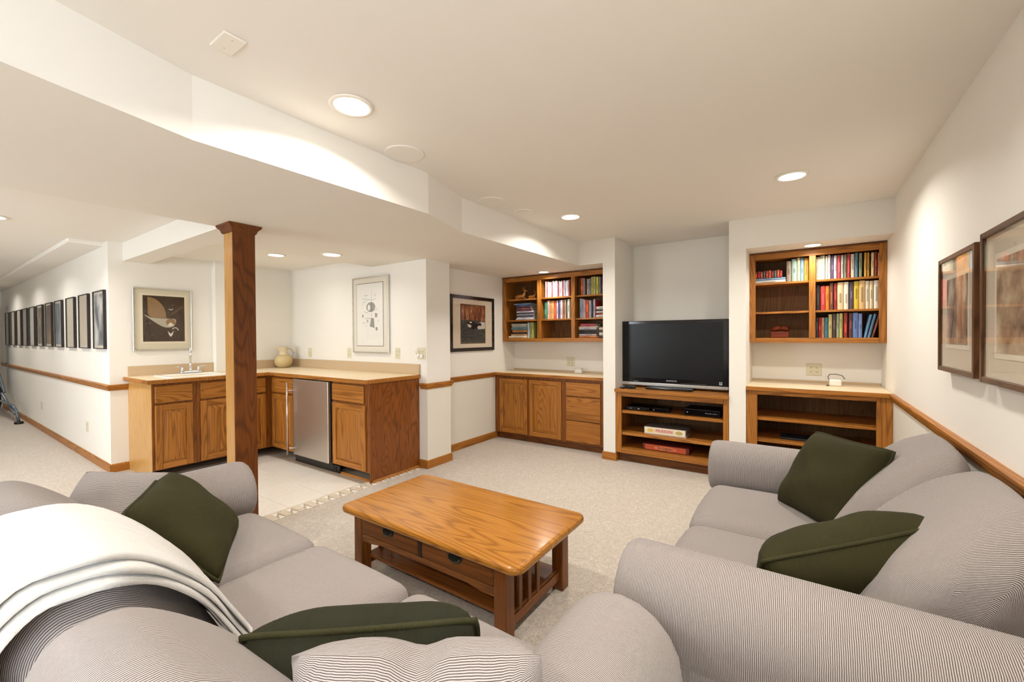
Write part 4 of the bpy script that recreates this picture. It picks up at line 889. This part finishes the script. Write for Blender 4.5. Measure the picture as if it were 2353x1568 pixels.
soft('foot', (-1.39, -.92, 4.56, 4.86, .8005, .822), .01, GLOSSB, tv, 8)
def device(name, label, b, cat='media player', marks=()):
    t = root(name, label, cat, ((b[0] + b[1]) / 2, (b[2] + b[3]) / 2, b[4])); box('case', b, BLACK, t, .004, 2)
    box('front_panel', (b[0] + .006, b[1] - .006, b[2] - .002, b[2] + .001, b[4] + .006, b[5] - .006), GLOSSB, t, .001)
    for i in (-1, 1): box('foot', ((b[0] + b[1]) / 2 + i * (b[1] - b[0]) * .38 - .01, (b[0] + b[1]) / 2 + i * (b[1] - b[0]) * .38 + .01, b[2] + .02, b[2] + .04, b[4] - .004, b[4] + .001), BLACK, t)
    for (x, wd) in marks: box('indicator', (x, x + wd, b[2] - .003, b[2] - .0015, (b[4] + b[5]) / 2 - .004, (b[4] + b[5]) / 2 + .004), plain('indicator', 'd8dce0', .4), t)
    return t
device('disc_player', 'flat black disc player at the left of the stand shelf', (-1.61, -1.345, 4.56, 4.80, .5645, .60), marks=((-1.55, .01), (-1.47, .02)))
device('set_top_box', 'small black box between disc player and receiver', (-1.315, -1.145, 4.56, 4.72, .5645, .605), marks=((-1.30, .006),))
rc = device('receiver', 'wide black receiver at the right of the stand shelf', (-.99, -.655, 4.55, 4.84, .5645, .63), 'receiver', marks=((-.965, .012),))
boxes('marking', [(-.79 + i * .014, -.781 + i * .014, 4.5474, 4.548, .594, .6 + .004 * (i % 3 == 0)) for i in range(8)], plain('logo_dim', '8a8d90', .4), rc)['kind'] = 'stuff'
WIRE = plain('grey_wire', '8f8c88', .4)
for i, pp in enumerate(([(-1.36, 4.95, .60), (-1.33, 4.93, .66), (-1.28, 4.95, .71)], [(-1.13, 4.93, .62), (-1.06, 4.9, .66), (-.98, 4.93, .65)], [(-.78, 4.95, .64), (-.75, 4.94, .69), (-.74, 4.97, .73)])):
    tag(tube('cable', pp, .003, WIRE, k=6), ['thin grey cable behind the small black box', 'thin grey cable left of the black receiver', 'thin grey cable above the black receiver'][i], 'cable', 'cables in the television stand')
device('remote_hub', 'small black box lying under the left end of the television', (-1.585, -1.49, 4.50, 4.57, .8045, .828), 'media box')
t = root('remote_control', 'slim black remote lying before the television foot', 'remote', (-1.42, 4.52, .8005)); soft('body', (-1.64, -1.60, 4.47, 4.60, .8005, .818), .008, BLACK, t, 6)
for k_ in range(5): lathe('button', [(.005, .817), (.005, .8195), (.002, .82)], -1.62, 4.49 + k_ * .02, plain('button_grey', '8a8a8a', .5), t, 8)
# game boxes
g1 = root('game_box', 'white board game box with red lettering on the middle stand shelf', 'game box', (-1.185, 4.66, .322))
box('tray', (-1.397, -.973, 4.55, 4.80, .323, .395), plain('box_white', 'd6cbb8', .5), g1, .002); box('lid', (-1.40, -.970, 4.547, 4.803, .34, .403), plain('box_grey_top', '6a625c', .5), g1, .002)
pn = box('print_panel', (-1.392, -.978, 4.5455, 4.547, .335, .40), plain('box_cream', 'e6dcc2', .5), g1)
flat(face('y-', 4.5455), .0004, ell(-1.33, .368, .036, .02), plain('box_yellow', 'd9b860', .5), pn); flat(face('y-', 4.5455), .0004, ell(-1.04, .368, .036, .02), plain('box_olive', 'b9a860', .5), pn)
flat(face('y-', 4.5455), .0003, [(-1.29, .352), (-1.09, .352), (-1.085, .388), (-1.285, .388)], plain('box_pink', 'e3b8a8', .5), pn)
text('lettering', 'MUSSON', .04, plain('box_red', 'a3201c', .5), pn, TM((-1.188, 4.5448, .369), stretch=1.05))
g2 = root('game_box', 'red board game box with black script on the lowest stand shelf', 'game box', (-1.18, 4.66, .152))
box('tray', (-1.413, -.945, 4.556, 4.79, .1515, .205), plain('box_maroon', '5a1c12', .5), g2, .002); box('lid', (-1.416, -.942, 4.553, 4.793, .165, .218), plain('box_maroon2', '6d2416', .5), g2, .002)
pn = box('print_panel', (-1.39, -.975, 4.5515, 4.553, .160, .214), plain('box_orange', 'c2522c', .5), g2)
flat(face('y-', 4.5515), .0003, ell(-1.18, .186, .12, .022), plain('box_orange2', 'dc7c50', .5), pn)
text('lettering', 'Scrygten', .046, plain('ink_black', '120a08', .5), pn, TM((-1.18, 4.5508, .187), right=(1, 0, 0), stretch=.98))

# ------------------------------------------------------------ coffee table
t = root('coffee_table', 'golden oak coffee table with two drawers and slatted ends', 'table', (-1.58, 1.78, 0))
X0, X1, Y0, Y1, ZTT = -2.205, -.962, 1.437, 2.118, .412
pts = rrect((X0 + X1) / 2, (Y0 + Y1) / 2, (X1 - X0) / 2, (Y1 - Y0) / 2, .055, 6)
cx, cy = (X0 + X1) / 2, (Y0 + Y1) / 2
lev = [(-.016, ZTT - .036), (-.004, ZTT - .034), (0, ZTT - .026), (0, ZTT - .014), (-.004, ZTT - .005), (-.012, ZTT - .0008), (-.02, ZTT)]
vs = []; K = len(pts)
for e, z in lev:
    for x, y in rrect(cx, cy, (X1 - X0) / 2 + e, (Y1 - Y0) / 2 + e, .055 + e, 6): vs.append((x, y, z))
fs = [[i * K + j, i * K + (j + 1) % K, (i + 1) * K + (j + 1) % K, (i + 1) * K + j] for i in range(len(lev) - 1) for j in range(K)] + [list(range(K))[::-1], list(range((len(lev) - 1) * K, len(lev) * K))]
top = mk('table_top', vs, fs, oakt('x'), t)
lw = .068; LX0, LX1, LY0_, LY1 = -2.132, -1.058, Y0 + .05, Y1 - .035
for x in (LX0, LX1 - lw):
    for y in (LY0_, LY1 - lw): box('leg', (x, x + lw, y, y + lw, 0, ZTT - .037), oakd('z') if False else oakb('z'), t, .006, 2)
box('apron', (LX0 + lw, LX1 - lw, LY0_ + .012, LY0_ + .03, .24, ZTT - .037), oakb('x'), t); box('apron', (LX0 + lw, LX1 - lw, LY1 - .03, LY1 - .012, .25, ZTT - .037), oakb('x'), t)
for x in (LX0 + .02, LX1 - .04): box('apron', (x, x + .02, LY0_ + lw, LY1 - lw, .33, ZTT - .037), oakb('y'), t)
# arched lower rail of the drawer side
n = 12; vs = []
for i in range(n + 1):
    u = i / n; x = LX0 + lw + u * (LX1 - LX0 - 2 * lw); zz = .232 + .028 * math.sin(math.pi * u) * 0 + (.0 if .12 < u < .88 else -.012)
    vs += [(x, LY0_ + .006, .262), (x, LY0_ + .006, zz), (x, LY0_ + .03, zz), (x, LY0_ + .03, .262)]
fs = [[i * 4 + j, i * 4 + (j + 1) % 4, (i + 1) * 4 + (j + 1) % 4, (i + 1) * 4 + j] for i in range(n) for j in range(4)] + [[3, 2, 1, 0], [n * 4, n * 4 + 1, n * 4 + 2, n * 4 + 3]]
mk('lower_rail', vs, fs, oakb('x'), t)
xm = (LX0 + LX1) / 2; BRASS = plain('antique_pull', '6a5f50', .35, .9)
box('drawer_divider', (xm - .012, xm + .012, LY0_ + .002, LY0_ + .02, .263, ZTT - .038), plain('gap_dark', '2a140a', .6), t)
for a, b in ((LX0 + lw + .004, xm - .014), (xm + .014, LX1 - lw - .004)):
    d = box('drawer_front', (a, b, LY0_ + .001, LY0_ + .02, .266, ZTT - .041), oakb('x'), t, .004)
    c = (a + b) / 2; zc = .328; F = face('y-', LY0_ + .001)
    o = [(c - .048, zc + .022), (c + .048, zc + .022), (c + .05, zc + .004), (c + .034, zc - .018), (c + .012, zc - .026), (c - .012, zc - .026), (c - .034, zc - .018), (c - .05, zc + .004)]
    h = flat(F, .0, o, BRASS, d, 'pull_plate')
    i_ = [(c + (u - c) * .78, zc + (z - zc) * .74 - .001) for u, z in o]; flat(F, .0007, i_, plain('pull_recess', '0d0b0a', .4), d, 'pull_recess')
    tube('pull_bail', [F(c - .034, .004, zc + .008), F(c - .028, .012, zc - .008), F(c, .014, zc - .015), F(c + .028, .012, zc - .008), F(c + .034, .004, zc + .008)], .0035, BRASS, d, 8)
for x in (LX0 + .022, LX1 - .046):
    box('stretcher', (x, x + .024, LY0_ + lw - .002, LY1 - lw + .002, .055, .10), oakb('y'), t, .003)
    ym = 1.725
    for k_ in (-1, 0, 1): box('slat', (x + .004, x + .02, ym + k_ * .08 - .014, ym + k_ * .08 + .014, .10, .33), oakb('z'), t, .002)
box('lower_shelf', (LX0 + .03, LX1 - .03, 1.545, 2.03, .101, .119), oakb('x'), t, .006, 2)

# ------------------------------------------------------------ sofas
def bulge(cz=0.0, cx=0.0, cy=0.0):
    def f(v, h):
        a, b, c = v.x / h[0], v.y / h[1], v.z / h[2]
        return Vector((v.x + cx * math.copysign(1, a) * (1 - b * b) * (1 - c * c) * (abs(a) ** 3), v.y + cy * math.copysign(1, b) * (1 - a * a) * (1 - c * c) * (abs(b) ** 3), v.z + cz * math.copysign(1, c) * (1 - a * a) * (1 - b * b) * (abs(c) ** 2)))
    return f
def armprof(c0, cz, r, w_in, zb, k=16):
    """rolled arm section in (side, z): side grows outwards"""
    pts = []
    for i in range(k + 1): a = R(-35 + 250 * i / k); pts.append((c0 + r * math.cos(a), cz + r * math.sin(a)))
    return pts
def slant_low(v):
    t_ = (v.z - .40) / .45; return Vector((v.x, .25 + (v.y - .25) * (1 - .30 * t_) + .075 - .165 * t_, v.z))
def slant(v):
    """lean a back cushion: bottom forwards, top back and thinner"""
    t_ = (v.z - .40) / .45; return Vector((v.x, .25 + (v.y - .25) * (1 - .30 * t_) + .075 - .18 * t_, v.z + max(0, t_) * (.25 - v.y) * .28))
def sofa(label, T, length, n, name='sofa'):
    """local frame: a = along the length 0..length between the outer arm sides, b = depth from back (0) to front (1.05); T maps (a, b, z) to world; striped fabric runs across"""
    t = root(name, label, 'sofa', T(length / 2, .5, 0)); o = T(0, 0, 0); e = T(1, 0, 0); FL, FD = 0, 1; flip = (Vector(T(1, 0, 0)) - Vector(o)).cross(Vector(T(0, 1, 0)) - Vector(o)).z < 0
    def tr(vs): return [T(*v) for v in vs]
    def add(name, vs, fs, mat, smooth=True, stripe=None): return mk(name, tr(vs), [f[::-1] for f in fs] if flip else fs, mat, t, smooth, stripe=stripe)
    def softp(name, b, r, mat, nn=16, deform=None, post=None):
        x0, x1, y0, y1, z0, z1 = b; c = Vector(((x0 + x1) / 2, (y0 + y1) / 2, (z0 + z1) / 2)); h = ((x1 - x0) / 2, (y1 - y0) / 2, (z1 - z0) / 2)
        out = softverts(h, min(r, min(h) * .98), nn, mat if isinstance(mat, int) else 0); vs, fs, st = out
        return add(name, [post((deform(v, h) if deform else v) + c) if post else (deform(v, h) if deform else v) + c for v in vs], fs, fabric() if isinstance(mat, int) else mat, True, st)
    AW = .32; sw = (length - 2 * AW) / n
    softp('base', (AW - .04, length - AW + .04, .10, .98, .05, .29), .03, FL, 8)
    softp('back_frame', (AW - .06, length - AW + .06, .005, .30, .06, .60), .06, FL, 12)
    for i in range(n):
        a0 = AW + i * sw
        softp('seat_cushion', (a0 + .002, a0 + sw - .002, .34, 1.06, .275, .455), .075, FL, 20, bulge(.022, .004, .02))
        if n == 3: softp('back_cushion', (a0 + .002, a0 + sw - .002, .04, .46, .40, .842), .175, FL, 24, bulge(.055, .004, .02), slant_low)
        else: softp('back_cushion', (a0 + .002, a0 + sw - .002, .04, .46, .40, .855), .16, FL, 24, bulge(.05, .004, .02), slant)
    for s, a0 in ((0, 0.0), (1, length)):
        d = 1 if s == 0 else -1; c0 = a0 + d * .16; r = .165; cz = .515; K = 20; vs = []; fs = []
        secs = [(.06, .80, 0), (.08, .93, 0), (.14, 1.0, 0), (.60, 1.0, 0), (1.02, 1.0, 0), (1.05, .985, 0), (1.068, .95, 0), (1.078, .90, 0), (1.082, .82, 0), (1.083, .5, 0)]
        for (b, sc, _) in secs:
            for k_ in range(K): a = 2 * math.pi * k_ / K; vs.append((c0 + d * r * sc * math.cos(a), b, cz + r * sc * math.sin(a)))
        for i in range(len(secs) - 1):
            for k_ in range(K):
                f = [i * K + k_, i * K + (k_ + 1) % K, (i + 1) * K + (k_ + 1) % K, (i + 1) * K + k_]; fs.append(f[::-1] if d > 0 else f)
        c1 = list(range(K)); c2 = list(range((len(secs) - 1) * K, len(secs) * K))
        fs.append(c1 if d > 0 else c1[::-1]); fs.append(c2[::-1] if d > 0 else c2)
        add('arm_roll', vs, fs, fabric(), True, [b + (1 - sc) * r for (b, sc, _) in secs for k_ in range(K)])
        lo = min(c0 - d * .10, c0 + d * .115); hi = max(c0 - d * .10, c0 + d * .115)
        softp('arm_panel', (lo + 0, hi, .08, 1.03, .05, .47), .035, FD, 10)
    for a in (.10, length - .10):
        for b in (.12, .92): softp('foot', (a - .03, a + .03, b - .03, b + .03, 0.001, .055), .01, BLACK, 4)
    return t
# left sofa: faces +y, near the camera; right loveseat: faces -x, against the right wall
TL = lambda a, b, z: (-2.79 + a, .045 + b, z)
sofa('long striped beige sofa in the foreground left, facing the coffee table', TL, 2.545, 3)
TR = lambda a, b, z: (XR - .018 - b, 1.26 + a, z)
sofa('striped beige loveseat against the right wall', TR, 1.985, 2, 'loveseat')

# ------------------------------------------------------------ throw pillows
def pillow(label, cen, u, v, w_, h_, th, mat, piping=None, dents=0.0, seed=1, group=None, skew=0.0, chop=0.0):
    """u, v = edge directions (world); face normal = u x v"""
    u = Vector(u).normalized(); v = Vector(v); v = (v - u * v.dot(u)).normalized(); nrm = u.cross(v)
    t = root('throw_pillow', label, 'pillow', (0, 0, 0), group); mtx = Matrix((u, v, nrm)).transposed().to_4x4(); mtx.translation = cen; t.matrix_world = mtx
    rng = random.Random(seed); ph = [rng.uniform(0, 6.28) for _ in range(6)]
    N = 22; vs = []; fs = []; idx = {}; st = []
    arc = [0.0]; pz = lambda b: th / 2 * max(0, 1 - abs(b) ** 3.4) ** .52
    for j in range(N * 8): b0, b1 = -1 + 2 * j / (N * 8), -1 + 2 * (j + 1) / (N * 8); arc.append(arc[-1] + math.hypot((b1 - b0) * h_ / 2, pz(b1) - pz(b0)))
    def P(i, j, s):
        a = -1 + 2 * i / N; b = -1 + 2 * j / N; edge = i in (0, N) or j in (0, N)
        key = (i, j, 0 if edge else s)
        if key in idx: return idx[key]
        pin = 1 - .05 * (1 - (abs(a) ** 2)) * (abs(b) ** 2) * 1.0; pin2 = 1 - .05 * (1 - (abs(b) ** 2)) * (abs(a) ** 2)
        q = max(0, (1 - abs(a) ** 3.4)) ** .52 * max(0, (1 - abs(b) ** 3.4)) ** .52
        wr = 1 + dents * (math.sin(a * 5 + ph[0] + b * 2) * .5 + math.sin(b * 6 + ph[1] - a * 3) * .5 + math.sin((a + b) * 9 + ph[2]) * .3)
        z = s * th / 2 * q * wr
        idx[key] = len(vs); rd = 1 - .04 * (abs(a) * abs(b)) ** 6; ch = chop * math.exp(-(a / .16) ** 2) * max(0, b) ** 3; vs.append(Vector((a * w_ / 2 * pin2 * rd + skew * b * h_ / 2, b * h_ / 2 * pin * rd - ch, z))); st.append(arc[j * 8] if s > 0 or edge else 2 * arc[-1] - arc[j * 8]); return idx[key]
    for s in (1, -1):
        for i in range(N):
            for j in range(N):
                f = [P(i, j, s), P(i + 1, j, s), P(i + 1, j + 1, s), P(i, j + 1, s)]; fs.append(f if s > 0 else f[::-1])
    mk('cover', vs, fs, mat, t, True, stripe=st)
    if piping:
        loop = [P(i, 0, 1) for i in range(N)] + [P(N, j, 1) for j in range(N)] + [P(N - i, N, 1) for i in range(N)] + [P(0, N - j, 1) for j in range(N)]
        tube('piping', [vs[k_] for k_ in loop], .0065, piping, t, 8, closed=True)
    return t
PIPE = velvet('green_piping', '3d3a1f', '2c2a17')
pillow('dark green pillow upright at the far end of the loveseat', (.12, 2.64, .65), (.62, -.78, .02), (.20, .14, .40), .46, .46, .20, GREEN, PIPE, .10, 3)
pillow('dark green pillow leaning behind the near arm of the loveseat', (.115, 1.865, .56), (.85, .41, .27), (.075, -.70, .70), .58, .44, .25, GREEN, PIPE, .08, 5)
pillow('dark green pillow leaning in the left corner of the long sofa', (-2.09, .675, .625), (.56, .52, -.64), (-.885, .468, .047), .42, .50, .17, GREEN, PIPE, .06, 7, skew=-.25)
pillow('dark green corduroy pillow upright on the right seat of the long sofa', (-.795, .595, .595), (.79, .61, .03), (.2, -.26, .94), .50, .38, .24, GREEND, PIPE, .05, 9)
pillow('striped beige pillow in front of the green one, at the photo bottom', (-.57, .535, .65), (.84, .54, .02), (.1, -.16, 1), .455, .37, .19, fabric(), None, .12, 11, chop=.035)
pillow('striped beige pillow behind the green one in the left sofa corner', (-2.38, .50, .645), (.62, .72, -.1), (-.5, .3, .7), .34, .38, .17, fabric(), None, .12, 13)

# ------------------------------------------------------------ knitted throw over the sofa back
tk = NT('knit_throw'); v = tk.coords((1, 1, 1), False); nz = tk.noise(v, 240, 3); wv = tk.new('ShaderNodeTexWave', wave_type='BANDS', bands_direction='X'); tk.lk(v, wv.inputs['Vector']); wv.inputs['Scale'].default_value = 2.6; wv.inputs['Distortion'].default_value = 1.2
tk.col(tk.mix(nz, lin('c9c5bf'), lin('b8b3ab'))); tk.set(Roughness=.95, Sheen_Weight=.4); tk.bump(tk.math('ADD', tk.math('MULTIPLY', nz, .5), tk.math('POWER', wv.outputs['Fac'], 8.0)), .25, .006); KNIT = tk.m
tb = root('throw_blanket', 'cream knitted throw draped over the back of the long sofa', 'blanket', (-1.48, .28, .9))
def drape(name, x0, x1, offs, yb, zb, zf, mat, wob):
    """strip following the rounded back cushion from the seat front, over the crest, down behind"""
    c_y, c_z, hy, hz, r = .045 + .25, .621, .21 + offs, .221 + offs, .175 + offs
    path = [(c_y + hy, zf)]
    for i in range(13): a = R(0 + 90 * i / 12); path.append((c_y + hy - r + r * math.cos(a), c_z + hz - r + r * math.sin(a)))
    for i in range(13): a = R(90 + 90 * i / 12); path.append((c_y - hy + r + r * math.cos(a), c_z + hz - r + r * math.sin(a)))
    path = [(.045 + q_.y, q_.z) for q_ in (slant_low(Vector((0, y_ - .045, z_))) for y_, z_ in path)]; bk_ = path[-1][0]
    path += [(bk_ - .012, .60), (bk_ - .012, zb)]
    # resample
    pts = []
    for i in range(len(path) - 1):
        a, b = Vector(path[i]), Vector(path[i + 1]); k_ = max(1, int((b - a).length / .03))
        for j in range(k_): pts.append(a.lerp(b, j / k_))
    pts.append(Vector(path[-1])); NX = 22; th = .014; vs = []; fs = []; n = len(pts)
    for side in (0, 1):
        for i, p in enumerate(pts):
            tg = (pts[min(n - 1, i + 1)] - pts[max(0, i - 1)]).normalized(); nr = Vector((tg.y, -tg.x)); nr = -nr if nr.dot(p - Vector((c_y, c_z))) < 0 else nr
            for j in range(NX + 1):
                u = j / NX; e = min(u, 1 - u) * (x1 - x0); rnd = th / 2 * (1 - math.sqrt(max(0, 1 - max(0, 1 - e / th) ** 2)))
                cr = .055 * max(0, 1 - ((x0 + (x1 - x0) * u + 1.509) / .313) ** 2) * max(0, nr.y) ** 1.5
                o_ = (th - rnd if side == 0 else rnd) + cr + .002 * math.sin(u * 21 + i * .25) * (1 if 0 < j < NX else 0)
                xx = x0 + (x1 - x0) * u + wob * math.sin(i * .35 + u * 2) + .006 * math.sin(i * .9 + wob * 50)
                q = p + nr * o_; vs.append((xx, q.x, q.y))
    M_ = n * (NX + 1)
    for i in range(n - 1):
        for j in range(NX):
            a = i * (NX + 1) + j; f = [a, a + 1, a + NX + 2, a + NX + 1]; fs.append(f); fs.append([x + M_ for x in f[::-1]])
    for i in range(n - 1):
        for j, rev in ((0, 0), (NX, 1)):
            a = i * (NX + 1) + j; b = a + NX + 1; f = [a, b, b + M_, a + M_]; fs.append(f if not rev else f[::-1])
    for j in range(NX):
        for i, rev in ((0, 1), (n - 1, 0)):
            a = i * (NX + 1) + j; f = [a, a + 1, a + 1 + M_, a + M_]; fs.append(f if rev else f[::-1])
    return mk(name, vs, fs, mat, tb, True)
drape('under_layer', -1.70, -1.205, .006, .35, .35, .52, KNIT, .006)
drape('middle_layer', -1.72, -1.225, .022, .35, .37, .50, KNIT, .007)
drape('top_layer', -1.735, -1.25, .038, .35, .34, .56, KNIT, .008)

# ------------------------------------------------------------ exercise frame at the far left
ex = root('exercise_frame', 'grey tubular exercise machine at the left edge of the hall', 'exercise machine', (-11.6, 1.02, 0))
GT = plain('grey_tube', '6f7880', .35, .5)
tube('foot_tube', [(-12.9, 1.0, .30), (-11.0, 1.06, .31), (-10.75, 1.09, .29), (-10.6, 1.11, .22), (-10.52, 1.13, .04)], .02, GT, ex)
tube('strut', [(-12.9, .98, 1.75), (-12.3, 1.0, 1.25), (-11.2, 1.05, .48)], .018, GT, ex)
tube('strut', [(-12.9, 1.0, .9), (-12.3, 1.02, .62), (-10.6, 1.10, .16)], .02, GT, ex)
box('side_panel', (-12.9, -12.2, .96, 1.0, .4, 2.0), plain('blue_grey_panel', '8d9aa6', .5), ex, .01)
tube('handle', [(-12.2, 1.0, .62), (-11.75, 1.02, .58), (-11.6, 1.04, .45), (-11.65, 1.04, .28), (-11.75, 1.02, .16)], .028, BLACK, ex)
lathe('castor', [(.05, 0.0), (.055, .015), (.05, .035), (.02, .04)], -10.52, 1.13, BLACK, ex, 12)
